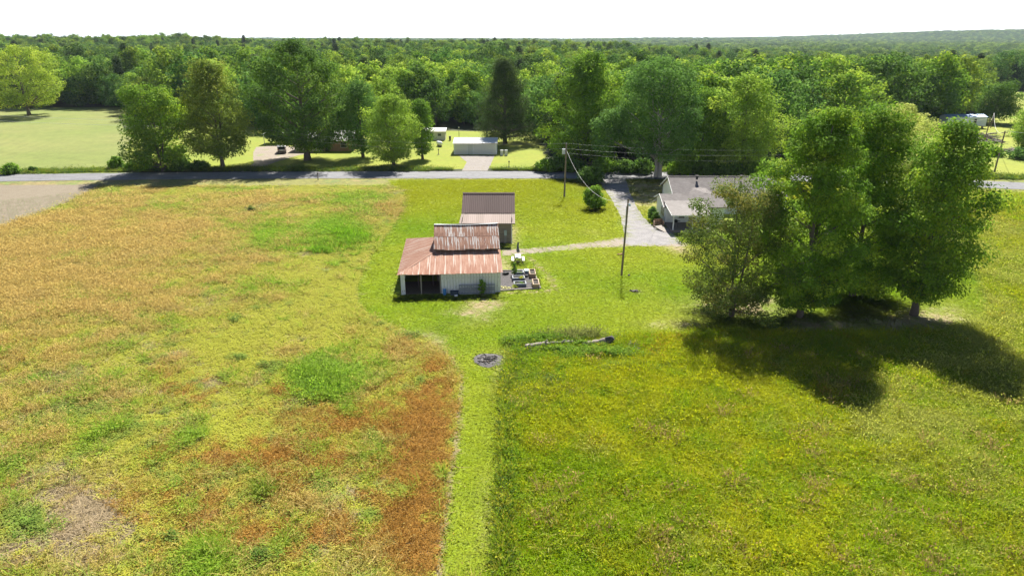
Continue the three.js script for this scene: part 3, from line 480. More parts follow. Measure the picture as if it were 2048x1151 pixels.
  const gr = thing('barbecue', 'black barbecue grill standing on the porch beside white post', 'barbecue', [21.95, .35, -88.7], .4); part('kettle', new THREE.SphereGeometry(.3, 14, 10).scale(1.2, .8, 1).translate(0, .85, 0), M.black, gr); for (const [x, z] of [[-.25, -.2], [.25, -.2], [-.25, .2], [.25, .2]]) part('leg', cyl(.02, .02, .75, x, .37, z, 6), M.black, gr); part('shelf', box(.4, .03, .4, .5, .8, 0), M.dark, gr);
}
{ // white two-door garage across the road
  const g = thing('garage', 'long white garage with two wide doors and pale metal roof', 'garage', [-8.2, 0, -153]);
  const hw = 4.75, wh = 2.42, dpt = 7.4; wallRun(g, [[-hw, 0], [hw, 0], [hw, -dpt], [-hw, -dpt], [-hw, 0]], wh, M.siding);
  const pale = std({ color: col([.6, .61, .61]), roughness: .6 }); const roof = new THREE.Group(); roof.name = 'roof'; g.add(roof);
  for (let i = 0; i < 11; i++) { const xa = lerp(-hw - .22, hw + .22, i / 11), xb = lerp(-hw - .22, hw + .22, (i + 1) / 11) + .01; part('roof_sheet', ribbed(V(xa, 2.48, .45), V(xb, 2.48, .45), V(xb, 3.15, -dpt / 2 - .6), V(xa, 3.15, -dpt / 2 - .6), 4, .025), pale, roof); part('roof_sheet', ribbed(V(xb, 2.5, -dpt - .4), V(xa, 2.5, -dpt - .4), V(xa, 3.15, -dpt / 2 - .6), V(xb, 3.15, -dpt / 2 - .6), 4, .025), pale, roof); }
  part('fascia', box(hw * 2 + .3, .14, .03, 0, 2.38, .38), std({ color: col([.5, .42, .36]) }), roof);
  for (const [x, w] of [[-3.1, 2.6], [2.05, 4.9]]) { const d = part('garage_door', box(w, 2.08, .06, x, 1.05, .1), M.white, g); for (let k = 0; k < 4; k++) part('panel', box(w - .1, .45, .03, x, .28 + k * .51, .145), M.white, d); }
  for (let k = 0; k < 4; k++) part('board', box(.26, 2.1, .03, -1.55 + k * .28, 1.07, .09), std({ color: col([.6, .62, .6]) }), g);
  const cab = (x, lab) => { const t = thing('cabinet', lab, 'cabinet', [x, 0, -151.4], .1); part('body', box(.62, 1.15, .55, 0, .59, 0), M.white, t); part('door', [box(.56, .5, .02, 0, .3, .29), box(.56, .5, .02, 0, .86, .29)], M.white, t); part('top', box(.66, .03, .6, 0, 1.18, 0), M.zinc, t); };
  cab(-2.25, 'white metal cabinet beside the garage wall, nearer to the garage'); cab(-1.3, 'white metal cabinet beside the garage, farther from its wall');
  const sh = thing('garden_shed', 'small cream plank shed with low white roof and dark doorway', 'shed', G(862, 280).setX(-19.6)), cr = std({ color: col([.6, .57, .5]) });
  part('wall', box(1.6, 2.2, .1, -2.1, 1.1, 0), cr, sh); part('wall', box(3.0, 2.2, .1, 1.0, 1.1, 0), cr, sh); part('wall', box(.9, .3, .1, -.9, 2.05, 0), cr, sh); part('wall', box(.1, 2.4, 3, 2.5, 1.2, -1.5), cr, sh); part('wall', box(.1, 2.4, 3, -2.9, 1.2, -1.5), cr, sh); part('wall', box(5.4, 2.4, .1, -.2, 1.2, -3), cr, sh);
  part('roof', slab(V(-3.1, 2.25, .4), V(2.75, 2.25, .4), V(2.75, 2.75, -3.3), V(-3.1, 2.75, -3.3), .09), std({ color: col([.7, .66, .62]), roughness: .5 }), sh); windowAt(sh, 1.1, 1.35, .08, .9, .6, 0); part('door', box(.8, 1.9, .04, -1.2, .95, -.4, 0, .9), M.dark, sh);
  const tk = thing('propane_tank', 'white rounded propane tank on blocks in front of cream shed', 'tank', G(879, 292.5), .45); part('shell', new THREE.CapsuleGeometry(.5, 1.5, 6, 18).rotateX(Math.PI / 2).translate(0, .78, 0), std({ color: col([.72, .73, .74]), roughness: .35 }), tk); part('valve_dome', cyl(.15, .18, .2, 0, 1.33, 0), M.zinc, tk); for (const z of [-.6, .6]) part('saddle', box(.7, .4, .16, 0, .2, z), M.concrete, tk);
  const bin = thing('bin', 'dark wheeled bin standing against cream shed end wall', 'bin', G(900, 281)); part('body', new THREE.CylinderGeometry(.36, .28, 1.05, 4).rotateY(Math.PI / 4).translate(0, .55, 0), M.black, bin); part('lid', box(.56, .06, .58, 0, 1.1, 0, .06), M.dark, bin);
  const lamp = thing('yard_lamp', 'slim dark lamp post with white globe behind the garage', 'lamp post', G(918, 273)); part('post', cyl(.05, .06, 2.3, 0, 1.15, 0), M.black, lamp); part('globe', new THREE.SphereGeometry(.17, 12, 10).translate(0, 2.4, 0), M.white, lamp); part('cap', cyl(.03, .18, .1, 0, 2.58, 0), M.black, lamp);
  for (const [x, y, lab] of [[877, 309, 'dark hand pump on a post standing on grass between tank and road'], [1018, 334, 'short dark post with small box beside the garage driveway']]) { const t = thing('yard_post', lab, 'post', G(x, y), .2); part('post', cyl(.06, .07, 1.1, 0, .55, 0, 8), M.dark, t); part('head', [box(.26, .2, .3, 0, 1.15, 0), box(.05, .05, .4, 0, 1.0, .2, .5)], M.dark, t); part('foot', new THREE.ConeGeometry(.32, .18, 9).translate(0, .09, 0), M.dark, t); }
}
{ // brick and cream ranch house and carport behind the trees, and the parked car
  const h = thing('ranch_house', 'low brick and cream ranch house with pale roof behind the big oak', 'house', G(640, 303));
  const brick = std({ map: makeMap(256, 256, 0, 0, 3, 3, (x, y) => { const row = Math.floor(y / .075), bx = (x + (row % 2) * .11) / .22, k = hash2(Math.floor(bx), row), m = bx % 1 < .06 || (y / .075) % 1 < .16; return m ? [.4, .36, .32] : [.30 + .05 * k, .15 + .03 * k, .09 + .02 * k]; }) }); brick.map.wrapS = brick.map.wrapT = THREE.RepeatWrapping;
  const cream = std({ color: col([.62, .58, .42]), roughness: .7 });
  part('wall', box(6.2, 2.6, .2, -2.6, 1.3, 0), cream, h); part('wall', box(7, 2.6, .2, 4.0, 1.3, -.6), brick, h); part('wall', box(.2, 2.6, 9, 7.4, 1.3, -5), brick, h); part('wall', box(.2, 2.6, 9, -5.7, 1.3, -4.6), cream, h); part('wall', box(13, 2.6, .2, .9, 1.3, -9.4), brick, h);
  const rf = std({ map: shingle([.3, .29, .28], [.42, .4, .39], 9) }); const roof = new THREE.Group(); roof.name = 'roof'; h.add(roof); part('slope', slab(V(-6.3, 2.55, .7), V(8, 2.55, .7), V(8, 4.2, -4.7), V(-6.3, 4.2, -4.7), .12), rf, roof); part('slope', slab(V(8, 2.55, -10), V(-6.3, 2.55, -10), V(-6.3, 4.2, -4.7), V(8, 4.2, -4.7), .12), rf, roof);
  windowAt(h, -4.6, 1.5, .14, .9, 1.1, 0); windowAt(h, -.6, 1.5, .14, 1.2, 1.1, 0); windowAt(h, 5.4, 1.5, -.46, 1.4, 1.2, 0); part('door', box(1, 2.05, .06, 1.6, 1.03, -.46), M.dark, h);
  const cpo = thing('carport', 'flat white carport roof on posts beside the ranch house', 'carport', G(555, 289)); part('roof', box(7, .16, 5.5, 0, 2.5, -2.4), M.white, cpo); for (const [x, z] of [[-3.2, 0], [3.2, 0], [-3.2, -4.8], [3.2, -4.8]]) part('post', box(.12, 2.45, .12, x, 1.22, z), M.white, cpo);
  // car: rear towards the road
  const paint = new THREE.MeshPhysicalMaterial({ color: col([.36, .34, .36]), metalness: .5, roughness: .35, clearcoat: .8, clearcoatRoughness: .1 });
  const c = thing('parked_car', 'silver grey sport utility car parked on the drive of the ranch house', 'car', G(564, 305), Math.PI + .3);
  const prof = [[-2.2, .42], [-2.25, .75], [-2.2, 1.0], [-2.0, 1.05], [-1.75, 1.55], [-1.5, 1.66], [.5, 1.64], [1.25, 1.12], [2.1, .98], [2.28, .75], [2.25, .4]];
  const body = new THREE.ExtrudeGeometry(new THREE.Shape(prof.map(([a, b]) => new THREE.Vector2(a, b))), { depth: 1.62, bevelEnabled: true, bevelSize: .07, bevelThickness: .09, bevelSegments: 3 }).translate(0, 0, -.81).rotateY(-Math.PI / 2); part('body', body, paint, c);
  part('rear_window', box(1.35, .46, .03, 0, 1.32, -2.02, .46), M.glass, c); part('windscreen', box(1.4, .7, .03, 0, 1.40, .98, -.9), M.glass, c); for (const s of [-1, 1]) { part('side_window', box(.03, .38, 1.9, s * .905, 1.38, -.5), M.glass, c); part('tail_light', box(.16, .36, .06, s * .74, 1.0, -2.27), std({ color: col([.4, .02, .02]), roughness: .3 }), c); }
  part('bumper', box(1.7, .22, .12, 0, .55, -2.3), M.dark, c); part('number_plate', box(.5, .14, .02, 0, .86, -2.33), M.white, c);
  for (const [x, z] of [[-.84, -1.38], [.84, -1.38], [-.84, 1.4], [.84, 1.4]]) { const w = part('wheel', new THREE.TorusGeometry(.25, .1, 8, 20).rotateY(Math.PI / 2).translate(x, .35, z), M.black, c); part('rim', new THREE.CylinderGeometry(.2, .2, .16, 14).rotateZ(Math.PI / 2).translate(x, .35, z), M.zinc, w); }
}
{ // trailer home on the right with a heap of felled branches
  const t = thing('trailer_home', 'long pale trailer home with blue-grey metal roof on open piers', 'trailer home', G(1893, 257), .05), sd = std({ color: col([.55, .6, .66]), bumpMap: sidingBump, bumpScale: .01 });
  part('wall', box(11.6, 2.5, 3.9, 5.8, 1.95, -1.95), sd, t); part('skirting', box(2.6, .65, .1, 1.3, .35, .03), sd, t); for (let i = 0; i < 6; i++) part('pier', box(.4, .7, .4, 3 + i * 1.6, .35, -.4), M.concrete, t);
  const roof = new THREE.Group(); roof.name = 'roof'; t.add(roof); const rm = std({ color: col([.12, .2, .32]), roughness: .35, metalness: .3 });
  for (let i = 0; i < 10; i++) { const a = -.2 + i * 1.2, b = a + 1.21; part('roof_sheet', ribbed(V(a, 3.2, .25), V(b, 3.2, .25), V(b, 3.85, -1.95), V(a, 3.85, -1.95), 4, .03), rm, roof); part('roof_sheet', ribbed(V(b, 3.2, -4.15), V(a, 3.2, -4.15), V(a, 3.85, -1.95), V(b, 3.85, -1.95), 4, .03), rm, roof); }
  part('gable', (() => { const g = new THREE.ExtrudeGeometry(new THREE.Shape([new THREE.Vector2(-3.9, 3.2), new THREE.Vector2(0, 3.2), new THREE.Vector2(-1.95, 3.8)]), { depth: .1, bevelEnabled: false }); return g.rotateY(-Math.PI / 2).translate(.1, 0, 0); })(), sd, t);
  windowAt(t, 8.2, 2.1, .04, .8, 1.2, 0); windowAt(t, 2.0, 2.1, .04, .7, .9, 0); part('door', box(.9, 1.95, .05, 5.2, 1.75, .03), M.white, t); part('step', box(1.2, .35, .9, 5.2, .18, .5), greyWood, t);
}
// ------------------------------------------------------------------ garden, poles, small things
const bark = std({ map: woodMap([.12, .1, .08], [.22, .19, .155], 20) }), paleLog = std({ map: woodMap([.2, .17, .14], [.4, .35, .3], 21) }), poleWood = std({ map: woodMap([.16, .12, .085], [.27, .21, .155], 22) });
{
  const mulch = std({ map: grit([.025, .022, .024], [.085, .075, .078], 18, 31), bumpMap: roughBump, bumpScale: .05 });
  const mp = pix([[998, 582], [1000, 542], [1066, 540], [1081, 577]]);
  struct('mulch_bed', mulchGeo = sheet(mp, .03, [0, 0, 8, 8], .1, .5, 4), mulch);
  const e = thing('timber_edging', 'grey timber edging round the dark mulch bed', 'edging'); for (let i = 0; i < 4; i++) { const a = mp[i].clone().setY(.07), b = mp[(i + 1) % 4].clone().setY(.07); if (i === 0) continue; part('timber', beam(a, b, .11, .13), greyWood, e); }
  const bedBox = (w, d, h, mat, rim, t, soil) => { const k = .05; part('side', box(w, h, k, 0, h / 2, d / 2 - k / 2), mat, t); part('side', box(w, h, k, 0, h / 2, -d / 2 + k / 2), mat, t); part('side', box(k, h, d - 2 * k, w / 2 - k / 2, h / 2, 0), mat, t); part('side', box(k, h, d - 2 * k, -w / 2 + k / 2, h / 2, 0), mat, t);
    part('rim', [box(w + .04, .035, .09, 0, h + .02, d / 2 - .04), box(w + .04, .035, .09, 0, h + .02, -d / 2 + .04), box(.09, .034, d - .16, w / 2 - .04, h + .02, 0), box(.09, .034, d - .16, -w / 2 + .04, h + .02, 0)], rim, t); part('soil', box(w - .1, .04, d - .1, 0, h - .09, 0), soil, t); };
  const soil = std({ color: col([.05, .037, .028]), bumpMap: roughBump, bumpScale: .04 }), grey = std({ color: col([.13, .155, .19]), roughness: .6 }), greyRim = std({ color: col([.2, .23, .27]), roughness: .6 }), tanW = std({ map: woodMap([.28, .19, .12], [.42, .3, .2], 23) }), tanRim = std({ map: woodMap([.36, .26, .17], [.5, .38, .27], 24) });
  [[1038.5, 550.5, .95, 'grey raised bed with dark leaves, nearest the picnic table'], [1037, 562, 1.3, 'grey raised bed holding a yellow-green plant, middle of three in mulch'], [1040, 573.6, 1.28, 'grey raised bed of small seedlings at the edge of mulch']].forEach(([x, y, w, lab]) => { const g = G(x, y), t = thing('raised_bed', lab, 'raised bed', [g.x, .03, g.z - .42], .05, 'grey raised beds'); bedBox(w, .85, .3, grey, greyRim, t, soil); });
  [[1066, 556, 'brown wooden planter box beside the small cart'], [1073, 577, 'brown wooden planter box at the corner of mulch bed']].forEach(([x, y, lab]) => { const g = G(x, y), t = thing('planter_box', lab, 'planter', [g.x - .05, .03, g.z - .85], .03, 'brown planter boxes'); bedBox(.68, 1.7, .42, tanW, tanRim, t, soil); });
  const cart = thing('garden_cart', 'blue-grey garden cart with pale lid on the mulch', 'cart', G(1053, 551), .1); part('body', box(.36, .4, .4, 0, .42, 0), grey, cart); part('lid', box(.44, .05, .46, 0, .66, 0, .1), std({ color: col([.55, .72, .76]), roughness: .3 }), cart); for (const s of [-1, 1]) part('wheel', new THREE.TorusGeometry(.11, .035, 6, 14).rotateY(Math.PI / 2).translate(s * .22, .145, .1), M.black, cart); part('handle', bar(V(0, .6, -.2), V(0, .9, -.5), .02), M.dark, cart);
  const bag = thing('soil_bag', 'black slumped bag lying on the mulch beside the barn', 'bag', G(1010, 549), .4); part('sack', jitterGeo(new THREE.SphereGeometry(.34, 18, 12).scale(1, .42, .6).translate(0, .14, 0), .09, 5, 5), M.black, bag); part('neck', jitterGeo(cyl(.05, .13, .2, .36, .18, 0, 10), .02, 2, 9), M.black, bag);
  // picnic table with a folded parasol
  const tp = G(1036, 512, .75), pt = thing('picnic_table', 'white picnic table with two side benches on the grass behind the raised beds', 'picnic table', [tp.x, .012, tp.z], .02), cream = std({ color: col([.74, .75, .62]), roughness: .6 });
  for (let i = 0; i < 4; i++) part('tabletop_plank', box(.165, .04, 1.6, -.26 + i * .174, .75, 0), cream, pt);
  for (const s of [-1, 1]) for (const k of [0, 1]) part('bench_plank', box(.13, .04, 1.6, s * (.54 + k * .14), .45, 0), cream, pt);
  for (const z of [-.62, .62]) { part('crossbar', [box(1.5, .09, .05, 0, .4, z), box(.8, .09, .05, 0, .7, z)], greyWood, pt); for (const s of [-1, 1]) part('leg', beam(V(s * .3, .7, z + .05), V(s * .6, .0, z + .05), .05, .09), greyWood, pt); }
  const um = thing('garden_parasol', 'folded grey parasol standing through the white picnic table', 'parasol', [tp.x, .012, tp.z + .1]); part('pole', cyl(.022, .022, 2.3, 0, 1.15, 0, 8), M.dark, um); part('canopy', jitterGeo(new THREE.LatheGeometry([[.02, 2.42], [.09, 2.35], [.11, 2.1], [.12, 1.85], [.16, 1.6], [.2, 1.35], [.17, 1.28], [.03, 1.3]].map(([a, b]) => new THREE.Vector2(a, b)), 16), .04, 3, 8), std({ color: col([.12, .125, .14]) }), um); part('base', cyl(.2, .24, .09, 0, .05, 0, 16), M.dark, um);
  // stakes
  [[1066.5, 536, 524], [1071, 549, 534], [1074, 556, 535], [1076, 560, 541], [1079, 571, 556], [1080, 576, 560], [1036, 586, 578], [1077, 583, 577]].forEach(([x, y, ty], i) => { const g = G(x, y), h = Math.max(.5, heightAt(ty, g)); const t = thing('garden_stake', i < 6 ? 'thin black stake beside the brown planter boxes' : 'thin black stake at front edge of mulch bed', 'stake', g, 0, i < 6 ? 'stakes by the planter boxes' : 'stakes at the front of the mulch bed'); part('rod', cyl(.018, .02, h, 0, h / 2, 0, 6), M.black, t); part('tip', new THREE.ConeGeometry(.025, .05, 6).translate(0, h + .02, 0), M.black, t); });
  // hose in loose coils
  const hp = [], h0 = G(1001, 578); for (let i = 0; i <= 60; i++) { const t = i / 60; hp.push(V(h0.x + t * 1.35 + .22 * Math.sin(t * 23), .065 + .03 * Math.abs(Math.sin(t * 11)), h0.z + .45 * Math.cos(t * 19) * (1 - t * .6) - .25)); }
  single('garden_hose', new THREE.TubeGeometry(new THREE.CatmullRomCurve3(hp), 240, .032, 6), std({ color: col([.55, .52, .16]), roughness: .5 }), 'yellow-green hose lying in loops on the mulch', 'hose');
}
function wire(a, b, sag, r, mat, label, group) { const p = []; for (let i = 0; i <= 24; i++) { const t = i / 24; p.push(V(lerp(a.x, b.x, t), lerp(a.y, b.y, t) - sag * 4 * t * (1 - t), lerp(a.z, b.z, t))); } single('overhead_wire', new THREE.TubeGeometry(new THREE.CatmullRomCurve3(p), 40, r, 5), mat, label, 'wire', group); }
const wireGrey = std({ color: col([.3, .31, .32]), roughness: .5 }), wirePale = std({ color: col([.62, .62, .6]), roughness: .5 });
function pole(p, h, r, label, lean = [0, 0], extra) { const t = thing('utility_pole', label, 'utility pole', p); part('shaft', bar(V(0, -.1, 0), V(lean[0], h, lean[1]), r, r * .68, 10), poleWood, t); if (extra) extra(t, V(lean[0], h, lean[1])); t.userData.top = null; delete t.userData.top; return V(p.x + lean[0], h, p.z + lean[1]); }
const insul = (t, x, y, z) => part('insulator', new THREE.LatheGeometry([[.02, 0], [.05, .02], [.03, .06], [.05, .1], [.02, .14]].map(([a, b]) => new THREE.Vector2(a, b)), 10).translate(x, y, z), M.zinc, t);
{
  const b1 = G(1128.7, 393), h1 = heightAt(287, b1);
  const t1 = pole(b1, h1, .16, 'utility pole carrying a grey transformer beside the road', [.1, 0], (t, q) => { const tr = part('transformer', [cyl(.26, .26, .75, -.3, h1 - 1.25, .1, 16), cyl(.27, .27, .05, -.3, h1 - .86, .1, 16)], std({ color: col([.5, .53, .55]), roughness: .4 }), t); part('bushing', cyl(.03, .05, .25, -.3, h1 - .72, .1, 8), M.zinc, tr); part('bracket', box(.3, .08, .08, -.1, h1 - 1.2, .1), M.dark, t); insul(t, q.x, h1, 0); part('guard', box(.06, 2.4, .05, .06, 1.3, .17), M.zinc, t); });
  const b2 = G(1243, 551), h2 = heightAt(398, b2);
  const t2 = pole(b2, h2, .125, 'leaning bare service pole standing alone on the lawn', [.28, -.1], (t, q) => { const lm = part('yard_light', [cyl(.05, .14, .2, .42, h2 - .55, .1, 12), bar(V(.2, h2 - .5, .05), V(.44, h2 - .45, .1), .025)], std({ color: col([.55, .68, .78]), roughness: .3 }), t); part('lens', new THREE.SphereGeometry(.13, 12, 8).scale(1, .5, 1).translate(.42, h2 - .66, .1), M.white, lm); insul(t, q.x, h2 - .1, q.z); part('guard', box(.07, 3, .05, .1, h2 - 2.2, .1), M.zinc, t); });
  const b3 = G(1988, 350), h3 = heightAt(262, b3), t3 = pole(b3, h3, .16, 'brown utility pole standing in the grass beside the road bend', [.15, 0], (t, q) => { insul(t, q.x, h3, 0); part('crossarm', box(1.1, .1, .1, .15, h3 - .3, 0), poleWood, t); });
  const b4 = G(1965, 298), h4 = heightAt(235, b4), t4 = pole(b4, h4, .15, 'dark utility pole beside the heap of felled branches', [.3, 0], (t, q) => insul(t, q.x, h4, 0));
  const b5 = G(1982, 256), h5 = heightAt(226, b5), t5 = pole(b5, h5, .14, 'short utility pole at the end of the trailer home', [0, 0], (t, q) => insul(t, q.x, h5, 0));
  const b6 = G(443, 331), t6 = pole(b6, 8.6, .16, 'utility pole half hidden in the roadside trees', [0, 0], (t, q) => insul(t, q.x, 8.6, 0));
  const far = V(-215, 9, -205);
  const off = (v, y, x = 0) => V(v.x + x, v.y + y, v.z);
  wire(off(t1, -.9), off(t2, -.15), 2.6, .014, wirePale, 'pale service cable sagging from transformer pole to lawn pole');
  wire(off(t2, -.2), V(20.9, 3.5, -94.6), .9, .012, wireGrey, 'thin service wire from lawn pole to the farmhouse gable');
  wire(off(t1, .05), off(t3, .1), 2.2, .008, wireGrey, 'top power line between transformer pole and roadside pole'); wire(off(t1, -.8), off(t3, -.3), 2.4, .010, wireGrey, 'middle power line between transformer pole and roadside pole'); wire(off(t1, -1.5), off(t3, -1.2), 2.6, .008, wireGrey, 'lowest power line between transformer pole and roadside pole');
  wire(off(t1, .05), off(t6, .1), 1.6, .007, wireGrey, 'upper power line running along the road from transformer pole'); wire(off(t1, -.8), off(t6, -.8), 1.8, .007, wireGrey, 'lower power line running along the road from transformer pole');
  wire(off(t6, .1), far, 1.6, .02, wirePale, 'upper power line crossing the hayfield'); wire(off(t6, -.8), off(far, -1.4), 1.8, .02, wirePale, 'lower power line crossing the hayfield');
  wire(off(t3, .05), off(t5, .05), 2.2, .03, wirePale, 'sagging pale cable between roadside pole and trailer pole'); wire(off(t4, .05), off(t5, 0), 1.2, .02, wirePale, 'short cable between dark pole and trailer pole'); wire(off(t3, 0), V(t3.x + 30, h3 + .3, t3.z + 3), .8, .02, wirePale, 'pale power line leaving the roadside pole over the pasture'); wire(off(t4, 0), V(128, 3.3, b5.z + 2), .8, .02, wirePale, 'service wire from dark pole to the trailer roof');
  pole(V(t3.x + 30, 0, t3.z + 3), h3 + .3, .16, 'brown utility pole farther along the road past the pasture');
  // far antenna mast above the wood
  const am = thing('antenna_mast', 'thin lattice antenna mast far off above the wooded skyline', 'mast', [-1020, hills(-1020, -1990), -1990]); for (const [x, z] of [[-1.2, -1], [1.2, -1], [0, 1.2]]) part('leg', bar(V(x, 0, z), V(x * .3, 92, z * .3), .28, .2), M.zinc, am); for (let k = 0; k < 18; k++) { const s = 1 - k / 18 * .7, y = k * 5; part('brace', [bar(V(-1.2 * s, y, -s), V(1.2 * s, y + 5, -s), .1), bar(V(1.2 * s, y, -s), V(0, y + 5, 1.2 * s), .1)], M.zinc, am); }
}
{ // mailbox, fire pit, fallen trunks, brush
  const mb = thing('mailbox', 'dark mailbox on a post at the meadow edge of the road', 'mailbox', G(636, 360)); part('post', box(.12, 1.1, .12, 0, .55, 0), darkWood, mb); part('box', new THREE.CapsuleGeometry(.13, .32, 4, 10).rotateX(Math.PI / 2).translate(0, 1.25, 0), M.black, mb); part('flag', box(.02, .18, .06, .15, 1.38, .05), std({ color: col([.4, .03, .02]) }), mb);
  const fp = G(977, 720), f = thing('fire_pit', 'round bed of grey ash and charred sticks on the mown path', 'fire pit', [fp.x, .012, fp.z]);
  const ash = new THREE.CylinderGeometry(.75, 1.16, .09, 48, 4).translate(0, .045, 0), ap = ash.attributes.position; for (let i = 0; i < ap.count; i++) { const x = ap.getX(i), z = ap.getZ(i), k = 1 + .12 * vn(Math.atan2(z, x) * 2 + 9, 1); ap.setXYZ(i, x * k, ap.getY(i) + (ap.getY(i) > .05 ? .03 * vn(x * 5, z * 5) : 0), z * k * 1.15); } ash.computeVertexNormals();
  part('ash', ash, std({ map: grit([.06, .056, .06], [.2, .185, .18], 14, 51), bumpMap: roughBump, bumpScale: .04 }), f);
  const char = std({ color: col([.035, .03, .03]) }), r = rngOf(5); for (let i = 0; i < 26; i++) { const a = r() * 6.28, q = Math.sqrt(r()) * .85, l = .15 + r() * .45, b = r() * 6.28; part('charred_stick', bar(V(Math.cos(a) * q - Math.cos(b) * l / 2, .08 + r() * .05, Math.sin(a) * q - Math.sin(b) * l / 2), V(Math.cos(a) * q + Math.cos(b) * l / 2, .12 + r() * .08, Math.sin(a) * q + Math.sin(b) * l / 2), .02 + r() * .035), r() < .12 ? darkWood : char, f); }
  const logGeo = (pts, rad, seed) => { const m = new MB(), cv = new THREE.CatmullRomCurve3(pts), P = [], R = []; for (let i = 0; i <= 28; i++) { const t = i / 28; P.push(cv.getPoint(t)); R.push(rad(t) * (1 + .15 * vn(t * 9 + seed, seed))); } P.unshift(P[0].clone()); R.unshift(.001); P.push(P[P.length - 1].clone()); R.push(.001); m.tube(P, R, 12); const g = m.geo(); g.deleteAttribute('color'); const u = []; for (let i = 0; i < g.attributes.position.count; i++) u.push((i % 12) / 12, Math.floor(i / 12) / 6); g.setAttribute('uv', new THREE.Float32BufferAttribute(u, 2)); return jitterGeo(g, .05, seed, 3); };
  const A = (x, y, h) => G(x, y + 4).setY(h);
  const l1 = thing('fallen_trunk', 'long pale barkless fallen trunk lying in weeds at the meadow edge', 'fallen trunk'); part('trunk', logGeo([A(1050, 697, .34), A(1085, 692, .36), A(1110, 690, .36), A(1150, 687, .34)], (t) => .22 - .1 * t, 3), paleLog, l1); part('branch_stub', bar(A(1088, 692, .4), A(1094, 692, .75), .12, .06, 8), paleLog, l1); part('branch_stub', bar(A(1122, 690, .4), A(1131, 690, .7), .1, .05, 8), paleLog, l1);
  const l2 = thing('fallen_trunk', 'shorter fallen trunk with a dark torn root end', 'fallen trunk'); part('trunk', logGeo([A(1163, 691, .3), A(1190, 688, .36), A(1212, 687, .42)], (t) => .15 + .1 * t, 8), paleLog, l2); part('root_end', jitterGeo(new THREE.SphereGeometry(.5, 24, 18).scale(1, .8, .7).translate(A(1218, 687, 0).x, .42, A(1218, 687, 0).z), .12, 7, 3), std({ color: col([.06, .055, .055]) }), l2);
  const stick = (name, label, cat, c, n, R, H, mats, seed, rr = .02) => { const r = rngOf(seed), t = thing(name, label, cat, c), gs = mats.map(() => []); for (let i = 0; i < n; i++) { const a = r() * 6.28, q = Math.sqrt(r()) * R * .8, l = R * (.5 + r() * .7), b = r() * 6.28, y = .05 + H * (1 - q / R) * r(), e = (r() - .35) * .5; const x = Math.cos(a) * q, z = Math.sin(a) * q; gs[i % mats.length].push(bar(V(x - Math.cos(b) * l / 2, Math.max(.02, y - e * l / 2), z - Math.sin(b) * l / 2), V(x + Math.cos(b) * l / 2, Math.max(.03, y + e * l / 2), z + Math.sin(b) * l / 2), rr * (.5 + r() * 1.6), rr * .4, 5)); } gs.forEach((g, i) => { const m = part(i ? 'twigs' : 'sticks', g, mats[i], t); m.userData.kind = 'stuff'; }); return t; };
  stick('brush_heap', 'low heap of brown twigs beside the dark root end', 'brush heap', G(1268, 696), 110, .95, .55, [bark, greyWood], 3); stick('brush_heap', 'flat scatter of pale dead sticks in weeds below the trunks', 'brush heap', G(1215, 730), 80, 1.1, .2, [greyWood, paleLog], 4, .016); stick('brush_heap', 'pale sticks and stones in weeds near the rusty grass', 'brush heap', G(1270, 724), 50, .8, .2, [paleLog, greyWood], 6, .018);
  stick('brush_heap', 'loose brown dead stalks at the right end of the weedy trunk line', 'brush heap', G(1318, 706), 60, 1.0, .25, [bark, greyWood], 16, .016);
  const fb = stick('branch_pile', 'big tangled heap of grey felled branches in the pasture', 'branch pile', G(1955, 282), 150, 5.4, 2.6, [greyWood, bark], 8, .09);
  for (const [a, b, h] of [[-4.5, 4.8, .6], [-1, 3.6, 2.2], [-4, 1, 1.3]]) part('trunk', logGeo([V(a, .4, .8), V((a + b) / 2, h * .7 + .3, 1.2), V(b, h, 1.6)], (t) => .3 - .16 * t, a), paleLog, fb);
  stick('branch_pile', 'low dark row of cut branches along the pasture', 'branch pile', G(2040, 304), 90, 4.5, .8, [greyWood, bark], 12, .06);
  const pl = thing('plank_stack', 'few rusty brown boards lying on the lawn beside lone pole', 'boards', G(1241, 509)); for (let i = 0; i < 3; i++) part('board', box(.7, .05, .18, .05 * i, .05 + i * .055, -.1 + .12 * i, 0, .2 * i), std({ color: col([.26, .12, .07]) }), pl);
  const dm = thing('clod', 'small dark clump of turned earth on the open lawn', 'earth clump', G(1270, 583)); part('earth', jitterGeo(new THREE.SphereGeometry(.42, 16, 10).scale(1, .3, .7).translate(0, .06, 0), .14, 4, 5), std({ color: col([.06, .05, .045]) }), dm); part('root', [bar(V(-.3, .1, 0), V(-.65, .16, .15), .03), bar(V(.2, .12, .1), V(.6, .1, .3), .025)], bark, dm);
  const c2 = thing('cap', 'small dark pipe cap in the grass at the foot of lone pole', 'cap', G(1258, 551)); part('disc', cyl(.12, .14, .12, 0, .07, 0, 12), M.dark, c2);
}
